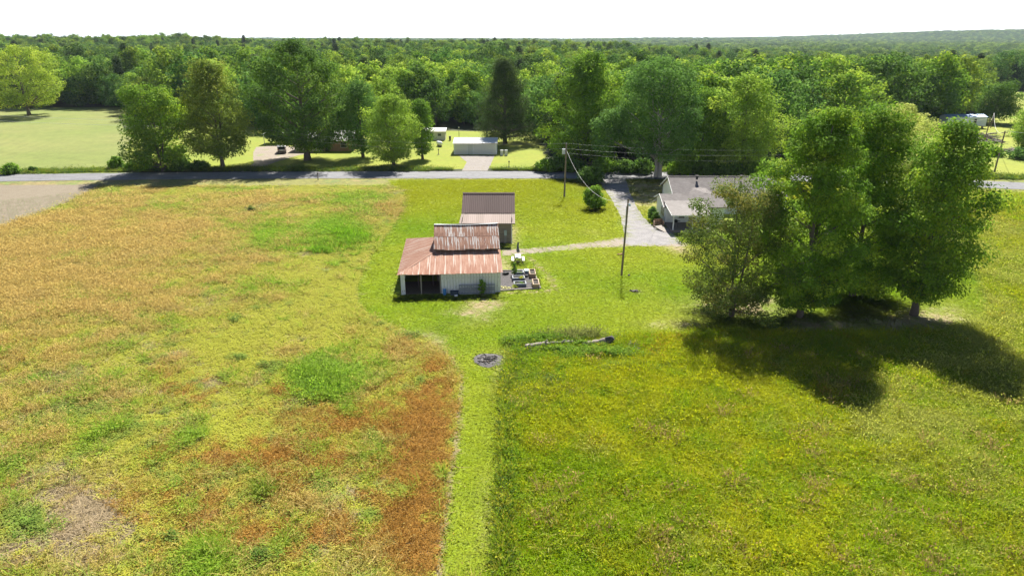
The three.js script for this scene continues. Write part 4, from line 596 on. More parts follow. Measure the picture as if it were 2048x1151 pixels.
// ------------------------------------------------------------------ grasses and weeds
const leafMat = (o = {}) => new THREE.MeshPhysicalMaterial({ vertexColors: true, roughness: 1, transmission: .36, thickness: 0, specularIntensity: .25, ...o });
const grassMat = new THREE.MeshPhysicalMaterial({ roughness: 1, transmission: .45, thickness: 0, specularIntensity: .15 });
function bladeTuft(seed, n, spread, h, w, droop, heads) {
  const r = rngOf(seed), m = new MB();
  for (let i = 0; i < n; i++) {
    const a = r() * 6.283, q = Math.sqrt(r()) * spread, x = Math.cos(a) * q, z = Math.sin(a) * q, hh = h * (.55 + .6 * r()), b = a + (r() - .5) * 2, d = droop * hh * (.3 + r()), tx = x + Math.cos(b) * d, tz = z + Math.sin(b) * d, f = r() * 6.283, ww = w * (.6 + .8 * r()), cx = Math.cos(f) * ww / 2, cz = Math.sin(f) * ww / 2, o = m.p.length / 3, nx = -Math.sin(f), nz = Math.cos(f);
    const mx = lerp(x, tx, .35), mz = lerp(z, tz, .35), my = hh * .6;
    m.p.push(x - cx, 0, z - cz, x + cx, 0, z + cz, mx + cx * .8, my, mz + cz * .8, mx - cx * .8, my, mz - cz * .8, tx, hh, tz);
    for (let k = 0; k < 5; k++) { m.n.push(nx * .8, .6, nz * .8); m.c.push(1, 1, 1); }
    m.i.push(o, o + 1, o + 2, o, o + 2, o + 3, o + 3, o + 2, o + 4);
    if (heads && r() < heads) m.leaf(tx, hh, tz, Math.cos(f), .2, Math.sin(f), .2, 1, .1, h * .28, w * 2.2, [1, 1, 1]);
  }
  const g = m.geo(); g.deleteAttribute('color'); return g;
}
function weedTuft(seed, n, R, h, leaf) { const r = rngOf(seed), m = new MB(); for (let i = 0; i < n; i++) { const a = r() * 6.283, q = Math.sqrt(r()) * R, y = h * (.15 + .85 * r()) * (1 - .5 * q / R); const nx = r() - .5, nz = r() - .5; const l = Math.hypot(nx, .7, nz); m.leaf(Math.cos(a) * q, y, Math.sin(a) * q, nx / l, .7 / l, nz / l, r() - .5, (r() - .5) * .6, r() - .5, leaf * (.7 + .6 * r()), leaf * .6, [1, 1, 1]); } const g = m.geo(); g.deleteAttribute('color'); return g; }
const TUFT = { dry: bladeTuft(1, 10, .18, 1, .034, .6, .6), dry2: bladeTuft(2, 9, .21, 1, .036, .85, .5), green: bladeTuft(3, 11, .16, 1, .044, .7, .1), broad: weedTuft(4, 15, .2, 1, .15), broad2: weedTuft(5, 12, .23, 1, .13), short: bladeTuft(6, 8, .1, 1, .03, .8, 0) };
const lots = {};   // name -> list of [x, y, z, scaleXZ, scaleY, turn, r, g, b]
const put = (k, ...v) => (lots[k] || (lots[k] = [])).push(v);
const blocked = (() => { // no grass inside buildings, on the drive, the mulch, the fire pit
  const rects = [[-12.2, -79, -1, -63.5], [-6.6, -91.6, .3, -81.8], [21, -106.4, 40.4, -86.6]]; return (x, z) => rects.some((r) => x > r[0] && x < r[2] && z > r[1] && z < r[3]);
})();
const bareOut = [driveGeo, trackGeo, mulchGeo].map((g) => g.userData.outline), bare = (x, z) => bareOut.some((o) => inside(o, x, z)) || Math.hypot(x - G(977, 720).x, z - G(977, 720).z) < 1.2;
const cropOut = cropPts.map((v) => new THREE.Vector2(v.x, v.z));
{
  const r = rngOf(99), step = .16;
  for (let z = -24; z > -124; z -= step * (1 + clamp((-z - 45) / 60) * .75)) {
    const half = -z * .80 + 6, st = step * (1 + clamp((-z - 45) / 60) * .75);
    for (let x = -half; x < half; x += st) {
      const X = x + (r() - .5) * st * 1.4, Z = z + (r() - .5) * st * 1.4, [px, py] = toPix(X, Z), sc = st / step;
      if (px < -60 || px > 2110 || py > 1200) continue;
      const left = px < 960 || (Z < -70 && X < 0);
      if (Z < -117.5 - .012 * Math.abs(X) && px > 770) continue;
      if (Z < -118.5 + (X > 40 ? (X - 40) * .16 : X < -40 ? (-X - 40) * .035 : 0)) continue;
      if (isLawn(X, Z) || inside(cropOut, X, Z)) continue;
      const w = left ? leftMix(X, Z, W7) : rightMix(X, Z, W7), S = left ? SPEC : RSPEC; let q = r(), k = 0; while (k < 6 && (q -= w[k]) > 0) k++;
      const s = S[k]; if (left && r() > s.d * .85) continue;
      const bc = blend(w, S), m = .45, j = (left ? 1.9 : 1.75) * (.86 + .28 * r()), c = [lerp(s.c[0], bc[0], m) * j, lerp(s.c[1], bc[1], m) * j, lerp(s.c[2], bc[2], m) * j];
      const h = s.h * (.6 + .7 * r()) * (1 + .3 * vn(X * .7, Z * .7)), kind = left ? [r() < .5 ? 'dry' : 'dry2', r() < .5 ? 'broad' : 'broad2', 'green', r() < .6 ? 'dry' : 'broad2', 'dry2', 'broad', r() < .5 ? 'dry2' : 'broad2'][k] : ['green', r() < .5 ? 'green' : 'broad', 'dry', 'dry2', 'broad', 'dry', 'dry2'][k];
      const verge = Z < -114 ? .6 : 1;
      put(kind, X, 0, Z, sc * (.85 + .4 * r()) * (kind === 'broad' || kind === 'broad2' ? .9 : 1), h * verge, r() * 6.28, ...c);
    }
  }
  // short mown blades over the lawn
  for (let z = -25; z > -123.5; z -= .2 * (1 + clamp((-z - 40) / 50))) for (let x = -21; x < 56; x += .2 * (1 + clamp((-z - 40) / 50))) {
    const X = x + (r() - .5) * .24, Z = z + (r() - .5) * .24, fs = 1 + clamp((-z - 40) / 50); if (!isLawn(X, Z) || blocked(X, Z)) continue; const c = lawnColor(X, Z), j = 2.05 * (.88 + .24 * r()); if (r() < .15) continue; if (lawnColor.bare > .3 && r() < .9) continue; if (bare(X, Z)) continue;
    put('short', X, .01, Z, (.9 + .4 * r()) * fs, .014 + .02 * r(), r() * 6.28, c[0] * j, c[1] * j, c[2] * j);
  }
  // taller weeds: round the fallen trunks, bright clump in the meadow, edges
  const spot = (px, py, rx, ry, n, kind, h, c0, sc = 1) => { for (let i = 0; i < n; i++) { const a = r() * 6.28, q = Math.sqrt(r()) * (1 + .9 * vn(a * 1.3 + px, py)) * (.5 + .8 * r()), g = G(px + Math.cos(a) * q * rx, py + Math.sin(a) * q * ry), j = 1.5 * (.65 + .7 * r()), q2 = r() * .45, c = [lerp(c0[0], .22, q2), lerp(c0[1], .24, q2), lerp(c0[2], .05, q2)]; put(kind, g.x, 0, g.z, sc * (.8 + .5 * r()), h * (.6 + .7 * r()), r() * 6.28, c[0] * j, c[1] * j, c[2] * j); } };
  const gr = alb(120, 168, 34), bl = alb(110, 150, 60), dk = alb(104, 130, 56), ye = alb(176, 196, 30);
  spot(1085, 686, 55, 7, 620, 'broad', .85, gr); spot(1160, 692, 90, 13, 520, 'broad', .6, gr); spot(1120, 705, 80, 8, 300, 'broad', .6, gr); spot(1210, 712, 80, 10, 620, 'broad', .8, gr); spot(1100, 678, 60, 5, 160, 'broad2', .8, bl); spot(1160, 678, 60, 5, 160, 'dry', .8, alb(150, 158, 90)); spot(1245, 735, 60, 7, 260, 'broad2', .5, bl);
  spot(1040, 720, 24, 30, 160, 'broad2', .6, dk); spot(1090, 770, 60, 30, 260, 'broad2', .7, dk);
  spot(650, 762, 62, 36, 170, 'green', .7, alb(156, 198, 56)); spot(622, 775, 40, 26, 110, 'broad', .7, alb(130, 178, 56)); spot(665, 742, 44, 22, 130, 'broad', .6, alb(160, 200, 76)); spot(690, 470, 45, 16, 220, 'green', .8, alb(140, 200, 30)); spot(640, 500, 60, 12, 120, 'green', .7, alb(130, 190, 30)); spot(530, 733, 18, 8, 26, 'broad2', .6, alb(130, 160, 66), 1.2); spot(483, 718, 16, 6, 20, 'broad2', .6, alb(130, 160, 66), 1.2); spot(468, 640, 12, 6, 24, 'broad', .6, alb(120, 160, 60)); spot(820, 672, 24, 5, 40, 'broad2', .6, alb(130, 150, 70)); spot(70, 1050, 34, 24, 46, 'broad', .5, alb(120, 160, 60)); spot(25, 930, 30, 14, 40, 'broad', .5, alb(150, 185, 60)); spot(525, 985, 24, 22, 30, 'green', .5, alb(150, 180, 50)); spot(345, 1075, 12, 10, 20, 'broad2', .6, bl); spot(520, 1115, 22, 12, 50, 'broad2', .6, bl); spot(502, 422, 6, 2.5, 40, 'broad', 1.0, dk, 1.4); spot(595, 790, 6, 5, 14, 'broad', .6, alb(190, 190, 40)); spot(325, 640, 6, 4, 12, 'broad', .5, alb(220, 180, 20));
  for (let i = 0; i < 60; i++) { const px = 1010 + r() * 1040, py = 700 + r() * 450, n = 3 + Math.floor(r() * 7); if (isLawn(G(px, py).x, G(px, py).z)) continue; spot(px, py, 9, 6, n, 'dry', .62, alb(200, 165, 110), 1.1); }
  for (let i = 0; i < 330; i++) { const py = 705 + r() * 450, e = py < 760 ? lerp(1024, 1006, (py - 705) / 55) : lerp(1004, 996, (py - 760) / 390), g = G(e + 3 + r() * r() * 22, py), c = pick([dk, alb(150, 178, 40), alb(190, 190, 60)]), j = 1.7 * (.7 + .5 * r()); put(r() < .5 ? 'green' : 'dry', g.x, 0, g.z, 1, .45 + .3 * r(), r() * 6.28, c[0] * j, c[1] * j, c[2] * j); }
  // verge and hedge foot along the far side of the road, and weeds across the pasture
  for (let i = 0; i < 7000; i++) { const px = -40 + r() * 2130, py = px > 860 && px < 1090 ? 341 - r() * 2 : 343 - r() * 8 + (px > 1300 ? (px - 1300) * .022 : 0) + (px < 300 ? (300 - px) * .02 : 0); if (px > 905 && px < 985) continue; const g = G(px, py), c = pick([gr, bl, dk, ye, alb(160, 170, 70)]), j = 1.2; put(r() < .5 ? 'green' : 'broad', g.x, 0, g.z, 1.6, .3 + .4 * r(), r() * 6.28, c[0] * j, c[1] * j, c[2] * j); }
  for (let i = 0; i < 2600; i++) { const px = 1840 + r() * 220, py = 200 + r() * 150, g = G(px, py), n = vn(g.x * .1, g.z * .12); if (n < .15) continue; const c = pick([bl, ye, gr, dk]), j = 1.1; put(r() < .5 ? 'green' : 'broad', g.x, 0, g.z, 2.2, .3 + .5 * r() * n, r() * 6.28, c[0] * j, c[1] * j, c[2] * j); }
  // crop rows
  const a0 = G(-200, 640), d = V(.80, 0, -.60).normalize(), e = V(-d.z, 0, d.x); const cr = alb(140, 170, 80);
  for (let i = -60; i < 120; i++) for (let s = -20; s < 130; s += .38) { const x = a0.x + e.x * i * .9 + d.x * s, z = a0.z + e.z * i * .9 + d.z * s; if (!inside(cropOut, x, z)) continue; const [px] = toPix(x, z); if (px < -40) continue; if (r() < .25) continue; const j = .9 + .4 * r(); put('broad2', x + (r() - .5) * .12, .03, z + (r() - .5) * .12, .8, .2 + .14 * r(), r() * 6.28, cr[0] * j, cr[1] * j, cr[2] * j); }
  // leaves of the raised beds and pots
  const bedLeaf = (px, py, h, n, R, c, sc) => { const g = G(px, py, h); for (let i = 0; i < n; i++) put('broad', g.x + (r() - .5) * R * 2, h, g.z + (r() - .5) * .5, sc, .3 * sc, r() * 6.28, c[0] * 1.3, c[1] * 1.3, c[2] * 1.3); };
  bedLeaf(1038, 545, .28, 7, .35, gr, .8); bedLeaf(1043, 555.5, .28, 7, .2, alb(200, 205, 40), .9); bedLeaf(1044, 567, .28, 6, .25, gr, .7); bedLeaf(1031, 567, .28, 5, .25, dk, .6); bedLeaf(1063, 547, .35, 3, .12, bl, .4); bedLeaf(1070, 568, .35, 3, .12, bl, .4); bedLeaf(1030, 573, .03, 6, .15, alb(186, 206, 40), 1.1);
}
const LOTNAME = { dry: ['meadow_grass', 'dry tan and straw-coloured seeding grass standing in the rough meadow'], dry2: ['meadow_grass', 'loose drooping dead and olive grass in the rough meadow'], green: ['meadow_grass', 'fresh green upright grass in the rough meadow and verges'], broad: ['weed_cover', 'leafy green and yellow-green weeds in the meadow and round the logs'], broad2: ['weed_cover', 'low olive and dull green weeds and crop seedlings'], short: ['mown_grass', 'short mown blades of the lawn and path'] };
const mtx = new THREE.Matrix4(), qt = new THREE.Quaternion(), colr = new THREE.Color();
function instanced(name, geo, mat, list, label, category) {
  const im = new THREE.InstancedMesh(geo, mat, list.length); im.name = numbered(name);
  list.forEach((v, i) => { qt.setFromAxisAngle(V(0, 1, 0), v[5]); mtx.compose(V(v[0], v[1], v[2]), qt, V(v[3], v[4], v[3])); im.setMatrixAt(i, mtx); colr.setRGB(Math.min(.9, v[6]), Math.min(.9, v[7]), Math.min(.9, v[8])); im.setColorAt(i, colr); });
  im.castShadow = im.receiveShadow = true; scene.add(im); return tag(im, label, category, null, 'stuff');
}
for (const k of Object.keys(lots)) instanced(LOTNAME[k][0], TUFT[k], grassMat, lots[k], LOTNAME[k][1], k === 'short' ? 'lawn grass' : LOTNAME[k][0] === 'weed_cover' ? 'weeds' : 'grass');

// ------------------------------------------------------------------ trees
const barkMat = std({ color: col([.13, .105, .085]), roughness: .95 }), barkPale = std({ color: col([.36, .34, .31]), roughness: .9 });
const crownMat = leafMat(), pineMat = leafMat({ transmission: .3 });
const PROFILE = {
  oval: (s) => Math.pow(Math.sin(Math.PI * (.14 + .82 * s)), .75), tall: (s) => Math.pow(Math.sin(Math.PI * (.22 + .74 * s)), .6) * (1 - .25 * s), round: (s) => Math.sqrt(Math.max(.02, 1 - Math.pow(2 * s - .95, 2))),
  broad: (s) => Math.pow(Math.sin(Math.PI * (.2 + .72 * s)), .55), cone: (s) => .18 + .82 * Math.pow(1 - s, .8) * Math.min(1, .55 + s * 3), vase: (s) => .35 + .65 * Math.sin(Math.PI * Math.min(1, .1 + s * .82)),
};
// one tree: trunk with limbs, and a crown of leaves gathered in clumps at the ends of the limbs
function growTree(o) {
  const r = rngOf(o.seed), wood = new MB(), lf = new MB(), H = o.H, R = o.R, bole = o.bole, prof = PROFILE[o.shape || 'oval'], tr = o.trunkR || H * .018, clumps = [], lean = o.lean || [0, 0];
  const axis = (y) => { const t = y / H; return V(lean[0] * t * t + .25 * vn(o.seed + t * 3, 1) * t * R * .3, y, lean[1] * t * t + .25 * vn(o.seed, t * 3) * t * R * .3); };
  const stems = o.stems || 1;
  for (let s = 0; s < stems; s++) { const P = [], Q = [], da = s * 2.4 + o.seed, dd = stems > 1 ? R * .32 : 0; for (let k = 0; k <= 10; k++) { const t = k / 10, q = axis(t * H * .93); q.x += Math.cos(da) * dd * Math.pow(t, .8); q.z += Math.sin(da) * dd * Math.pow(t, .8); if (stems > 1 && k === 0) { q.x += Math.cos(da) * tr * .7; q.z += Math.sin(da) * tr * .7; } P.push(q); Q.push(tr * (k === 0 ? 1.45 : 1) * (1 - .9 * t) / Math.sqrt(stems) + .012); } wood.tube(P, Q, o.seg || 8); }
  const n = o.branches || Math.round(10 + H * 1.2), cR = o.clump || R * .24;
  const addClump = (c, k = 1) => clumps.push([c.x, c.y, c.z, cR * k * (.7 + .6 * r())]);
  for (let i = 0; i < n; i++) {
    const s = (i + .5 * r() + .2) / n, y = bole + (H - bole) * s * .97, az = i * 2.39996 + r() * .9 + o.seed, rr = R * prof(s) * (.72 + .38 * r()) * (1 + .16 * vn(az * 1.1 + o.seed, s * 4)), drop = o.droop || 0;
    const y0 = Math.max(bole * .75, y - rr * (.75 - drop)), a = axis(y0), tip = axis(y); tip.x += Math.cos(az) * rr; tip.z += Math.sin(az) * rr; tip.y -= drop * rr * .5;
    const mid = a.clone().lerp(tip, .5); mid.y += rr * (.02 - .12 + .16 * r()); const P = [], Q = [], br = tr * (.42 - .25 * s) + .02;
    for (let k = 0; k <= 5; k++) { const t = k / 5; P.push(V(lerp(lerp(a.x, mid.x, t), lerp(mid.x, tip.x, t), t), lerp(lerp(a.y, mid.y, t), lerp(mid.y, tip.y, t), t), lerp(lerp(a.z, mid.z, t), lerp(mid.z, tip.z, t), t))); Q.push(br * (1 - .85 * t)); }
    wood.tube(P, Q, o.seg ? 4 : 5);
    const at = (t) => P[Math.min(4, Math.floor(t * 5))].clone().lerp(P[Math.min(5, Math.floor(t * 5) + 1)], t * 5 % 1);
    for (const t of o.inner ? [.3, .5, .7, .88, 1] : [.5, .72, .9, 1]) { const c = at(Math.min(.999, t)); c.x += (r() - .5) * cR * .9; c.y += (r() - .4) * cR * .8; c.z += (r() - .5) * cR * .9; addClump(c, t < .6 ? .9 : 1); }
    for (const sd of [-1, 1]) { const q = at(.55 + .3 * r()), b2 = az + sd * (.7 + .5 * r()), l = rr * (.28 + .25 * r()), e = V(q.x + Math.cos(b2) * l, q.y + l * (.1 + .5 * r()) - drop * l, q.z + Math.sin(b2) * l); wood.tube([q, q.clone().lerp(e, .5), e], [br * .4, br * .3, .012], 3); addClump(e, .9); }
  }
  const top = axis(H * .97); addClump(top, .9); addClump(V(top.x + cR * .6, top.y - cR * .7, top.z), .9); addClump(V(top.x - cR * .6, top.y - cR * .6, top.z + cR * .3), .9);
  let tot = 0; for (const c of clumps) tot += c[3] * c[3];
  const pal = o.pal, L = o.leaf;
  for (const c of clumps) {
    const k = Math.max(3, Math.round(o.leaves * c[3] * c[3] / tot)), mixc = r(), hi = r() < (o.flush || 0) ? 1 : 0;
    for (let i = 0; i < k; i++) {
      let dx = r() * 2 - 1, dy = r() * 2 - 1, dz = r() * 2 - 1; const dl = Math.hypot(dx, dy, dz) || 1; dx /= dl; dy /= dl; dz /= dl;
      const q = c[3] * (.25 + .8 * Math.sqrt(r())), x = c[0] + dx * q, y = Math.max(bole * .35 + .2, c[1] + dy * q * (o.flat || .72)), z = c[2] + dz * q;
      let nx = dx * .55 + (r() - .5) * 1.3, ny = dy * .4 + .55 + (r() - .5) * 1.0, nz = dz * .55 + (r() - .5) * 1.3; const nl = Math.hypot(nx, ny, nz) || 1;
      const m = clamp(mixc + (r() - .5) * .5), j = .78 + .44 * r(), A = pal[0], B = hi ? pal[2] || pal[1] : pal[1], len = L * (.65 + .7 * r());
      lf.leaf(x, y, z, nx / nl, ny / nl, nz / nl, dx + r() - .5, dy - .4, dz + r() - .5, o.needle ? len * 1.5 : len, len * (o.needle || .78), [lerp(A[0], B[0], m) * j, lerp(A[1], B[1], m) * j, lerp(A[2], B[2], m) * j]);
    }
  }
  if (o.extra) o.extra(wood, lf, r);
  const wg = wood.geo(); wg.deleteAttribute('color'); return { wood: wg, crown: lf.geo(), bark: o.bark || barkMat, leaf: o.needle ? pineMat : crownMat };
}
function plant(name, label, category, t, p, turn = 0, scale = 1, group, mats) {
  const o = thing(name, label, category, p, turn, group); o.scale.setScalar(scale); part('trunk', t.wood, t.bark, o); const c = part('crown', t.crown, (mats && mats.leaf) || t.leaf, o); c.userData.kind = 'stuff'; return o;
}
const P = { // leaf colours (linear)
  mid: [[.050, .105, .012], [.115, .19, .022], [.20, .26, .03]], dark: [[.032, .072, .014], [.07, .125, .022], [.11, .17, .03]], light: [[.10, .165, .026], [.175, .245, .04], [.23, .285, .045]], yellow: [[.12, .175, .028], [.20, .255, .04], [.25, .29, .05]], olive: [[.07, .11, .022], [.135, .175, .035], [.19, .21, .045]], blue: [[.04, .092, .024], [.085, .155, .04], [.12, .19, .05]], pine: [[.022, .042, .016], [.05, .075, .028], [.07, .09, .035]], pale: [[.16, .20, .06], [.28, .30, .12], [.34, .35, .17]], bronze: [[.042, .07, .018], [.092, .122, .028], [.13, .12, .036]],
};
for (const k of Object.keys(P)) for (const c of P[k]) for (let i = 0; i < 3; i++) c[i] *= [2.2, 2.2, 1.4][i];
// measured trees: base pixel, top row, crown half-width in pixels -> height and radius in metres
function measured(bx, by, ty, hw, o) { const b = G(bx, by), H = heightAt(ty, b) / (o.over || 1), d = -b.z * cp + EYE * sp, R = hw * d / FPX - (o.clump || 0) * .6; return { b, t: growTree({ H, R, ...o, bole: H * (o.boleK ?? .15) }) }; }
function tree(name, label, bx, by, ty, hw, o, group) { const m = measured(bx, by, ty, hw, o); return plant(name, label, 'tree', m.t, m.b, 0, 1, group); }
// the three trees and their neighbours on the right, near
tree('shade_tree', 'smaller olive-leaved shade tree with open crown at the lawn end of row', 1462, 632, 358, 112, { seed: 11, shape: 'broad', leaf: 0.15, leaves: 44200, clump: .95, pal: P.bronze, boleK: .07, trunkR: .18, flush: .3, branches: 34, inner: true, stems: 2 });
tree('shade_tree', 'tall dense green shade tree standing beside the smaller olive tree', 1598, 632, 214, 114, { seed: 12, shape: 'oval', leaf: 0.20, leaves: 65000, clump: 1.05, pal: P.mid, boleK: .09, trunkR: .3, flush: .25, branches: 46, inner: true, stems: 2 });
tree('shade_tree', 'tall bright green tree in the middle of the shade tree row', 1704, 590, 212, 100, { seed: 13, shape: 'tall', leaf: 0.20, leaves: 54600, clump: 1.15, pal: P.mid, boleK: .06, trunkR: .28, flush: .3, branches: 42, inner: true });
tree('shade_tree', 'wide green shade tree with leafy low boughs at the meadow end of row', 1828, 630, 244, 100, { seed: 14, shape: 'round', leaf: 0.20, leaves: 52000, clump: 1.1, pal: P.mid, boleK: .14, trunkR: .28, flush: .4, branches: 50, inner: true, lean: [.3, 0] });
tree('blossom_tree', 'pale green blossoming tree rising behind the shade tree row', 1768, 430, 208, 88, { seed: 15, shape: 'round', leaf: 0.22, leaves: 31200, clump: 1.1, pal: P.pale, boleK: .2, flush: .5, branches: 34 });
// along the road, left
tree('field_tree', 'yellow-green spreading tree alone at the back of hayfield', 58, 231, 90, 78, { seed: 21, shape: 'broad', leaf: 0.44, leaves: 21750, clump: 2.1, pal: P.yellow, boleK: .17, trunkR: .5, flush: .4, flat: .6 });
tree('roadside_tree', 'bushy green tree with foliage to the ground beside the hayfield', 326, 342, 172, 64, { seed: 22, shape: 'broad', leaf: 0.34, leaves: 24650, clump: 1.7, pal: P.mid, boleK: .06, flush: .35, stems: 3 });
tree('roadside_tree', 'tall olive-topped tree beside the ranch house drive', 445, 337, 122, 66, { seed: 23, shape: 'tall', leaf: 0.34, leaves: 29000, clump: 1.8, pal: P.olive, boleK: .16, flush: .3, stems: 2 });
tree('oak_tree', 'large dark green oak with thick trunk in front of ranch house', 615, 320, 84, 108, { seed: 24, shape: 'round', leaf: 0.36, leaves: 43500, clump: 2.0, pal: P.dark, boleK: .14, trunkR: .6, flush: .3, branches: 40 });
tree('roadside_tree', 'slender dark tree between oak and pale round tree', 726, 314, 162, 42, { seed: 25, shape: 'oval', leaf: 0.32, leaves: 13050, clump: 1.6, pal: P.blue, boleK: .12 });
tree('roadside_tree', 'pale green rounded tree between oak and garage', 788, 330, 192, 54, { seed: 26, shape: 'round', leaf: 0.29, leaves: 21750, clump: 1.5, pal: P.light, boleK: .12, stems: 2 });
tree('roadside_tree', 'narrow green tree standing close beside the pale round tree', 845, 318, 198, 28, { seed: 27, shape: 'oval', leaf: 0.29, leaves: 10150, clump: 1.2, pal: P.mid, boleK: .14 });
tree('pine_tree', 'dark conical pine towering behind the white garage', 1010, 287, 116, 68, { seed: 28, shape: 'cone', leaf: 0.40, leaves: 37700, clump: 1.5, pal: P.pine, needle: .22, boleK: .1, trunkR: .45, droop: .25, branches: 60 });
tree('roadside_tree', 'big dense green tree at the edge of the wood right of garage', 1168, 326, 102, 82, { seed: 29, shape: 'tall', leaf: 0.36, leaves: 40600, clump: 2.0, pal: P.mid, boleK: .06, flush: .25, inner: true });
{ // maple with pale stems and a long low limb reaching left
  const m = measured(1316, 354, 120, 92, { seed: 30, shape: 'broad', leaf: 0.30, leaves: 43500, clump: 1.7, pal: P.blue, boleK: .22, trunkR: .55, stems: 3, bark: barkPale, branches: 40, extra: (w, l, r) => {
    const P2 = [V(-.3, 3.2, 0), V(-2.2, 4.6, .4), V(-5.2, 5.2, .8), V(-8.2, 6.4, .6), V(-10.4, 8.2, .2)]; w.tube(P2, [.3, .26, .22, .16, .07], 7);
    for (const c of [[-10, 9, 0], [-9, 7.6, 1], [-11, 7.4, -.6], [-8, 9.4, -.8], [-11.4, 9.6, .4], [-7, 8.2, .6], [-9.6, 11, 0], [-7.6, 11.4, .4], [-10.8, 5.9, .6], [-6.4, 10, -1.4]]) for (let i = 0; i < 420; i++) { const a = r() * 6.28, b = r() * 2 - 1, q = 2 * Math.cbrt(r()), s = Math.sqrt(1 - b * b), dx = Math.cos(a) * s, dz = Math.sin(a) * s; let nx = dx * .6 + r() - .5, ny = b * .5 + .6, nz = dz * .6 + r() - .5; const nl = Math.hypot(nx, ny, nz), k = r(), j = .8 + .4 * r(); l.leaf(c[0] + dx * q, c[1] + b * q * .75, c[2] + dz * q, nx / nl, ny / nl, nz / nl, r() - .5, -.3, r() - .5, .38, .3, [lerp(P.blue[0][0], P.blue[1][0], k) * j, lerp(P.blue[0][1], P.blue[1][1], k) * j, lerp(P.blue[0][2], P.blue[1][2], k) * j]); } } });
  plant('maple_tree', 'big maple with pale forked stems and long low limb over the drive', 'tree', m.t, m.b);
}
tree('roadside_tree', 'light green tree behind the farmhouse roof', 1480, 348, 150, 80, { seed: 31, shape: 'oval', leaf: 0.34, leaves: 29000, clump: 1.8, pal: P.light, boleK: .12, flush: .3, inner: true });
tree('roadside_tree', 'dense green tree behind the farmhouse near the maple', 1400, 344, 178, 60, { seed: 32, shape: 'oval', leaf: 0.34, leaves: 18850, clump: 1.7, pal: P.mid, boleK: .06 });
tree('roadside_tree', 'dark spreading tree beside the trailer home', 1985, 246, 166, 40, { seed: 33, shape: 'broad', leaf: 0.40, leaves: 13050, clump: 1.8, pal: P.dark, boleK: .2, trunkR: .35 });
tree('roadside_tree', 'grey-green rounded tree behind the near end of trailer home', 1852, 247, 150, 50, { seed: 34, shape: 'round', leaf: 0.40, leaves: 15950, clump: 2, pal: P.blue, boleK: .08 });
tree('roadside_tree', 'light green tree at the pasture edge near the low branch row', 2062, 300, 212, 42, { seed: 35, shape: 'round', leaf: 0.32, leaves: 14500, clump: 1.5, pal: P.light, boleK: .05 });
// bushes
function bush(name, label, px, py, hPx, hw, pal, seed, n = 3000, leaf = .22, group) { const b = G(px, py), H = heightAt(py - hPx, b), d = -b.z * cp + EYE * sp, R = hw * d / FPX, t = growTree({ seed, H, R, bole: H * .08, shape: 'round', leaf, leaves: n, clump: R * .42, pal, trunkR: .07, stems: 3, branches: 14, seg: 5 }); const o = thing(name, label, 'bush', b, 0, group); part('stem', t.wood, t.bark, o); part('foliage', t.crown, t.leaf, o).userData.kind = 'stuff'; return o; }
bush('yard_bush', 'rounded sunlit bush in a mulch ring beside the gravel drive', 1187, 416, 40, 20, P.mid, 51, 4200, .24);
bush('yard_bush', 'larger dark shrub behind the round bush by the road', 1183, 366, 30, 22, P.dark, 52, 3400, .3);
bush('wall_shrub', 'small dark green shrub growing against the white barn wall', 964, 589, 30, 7, P.mid, 53, 900, .12);
bush('bean_plant', 'tall dark green climbing plant at the corner of the raised beds', 1029, 550, 24, 5, P.mid, 54, 700, .12);
bush('house_shrub', 'silvery green shrub against the white farmhouse wall', 1304, 440, 26, 9, P.blue, 55, 1500, .18); bush('house_shrub', 'dark green shrub beside the silvery one at the farmhouse corner', 1312, 447, 22, 8, P.dark, 56, 1400, .18);
bush('verge_bush', 'green bush at the left end of roadside verge', 22, 348, 20, 14, P.mid, 57, 1500, .35); bush('verge_bush', 'small green bush on the verge beside hayfield', 66, 344, 10, 7, P.dark, 58, 700, .3); bush('verge_bush', 'upright green bush on the verge near the bushy tree', 232, 338, 24, 12, P.mid, 59, 1500, .35);
[[268, 340, 16, 14], [360, 340, 18, 20], [398, 338, 14, 16], [1090, 343, 22, 16], [1112, 342, 26, 20], [1145, 344, 24, 18], [1210, 344, 26, 22], [1250, 345, 22, 20], [1285, 346, 26, 20], [1360, 348, 28, 24], [1410, 350, 26, 22], [1455, 352, 30, 24], [1510, 354, 28, 22], [1555, 358, 26, 22]].forEach(([x, y, h, w], i) => bush('hedge_bush', 'dark undergrowth bush at the foot of the roadside trees', x, y, h, w, i % 3 ? P.dark : P.mid, 70 + i, 1500, .42, 'undergrowth along the road'));
[[1905, 268, 12, 10], [2036, 318, 20, 16], [1990, 312, 16, 14], [2048, 282, 22, 18]].forEach(([x, y, h, w], i) => bush('pasture_bush', 'low green bush in the pasture by the branch heap', x, y, h, w, i % 2 ? P.blue : P.mid, 90 + i, 900, .4, 'bushes in the pasture'));

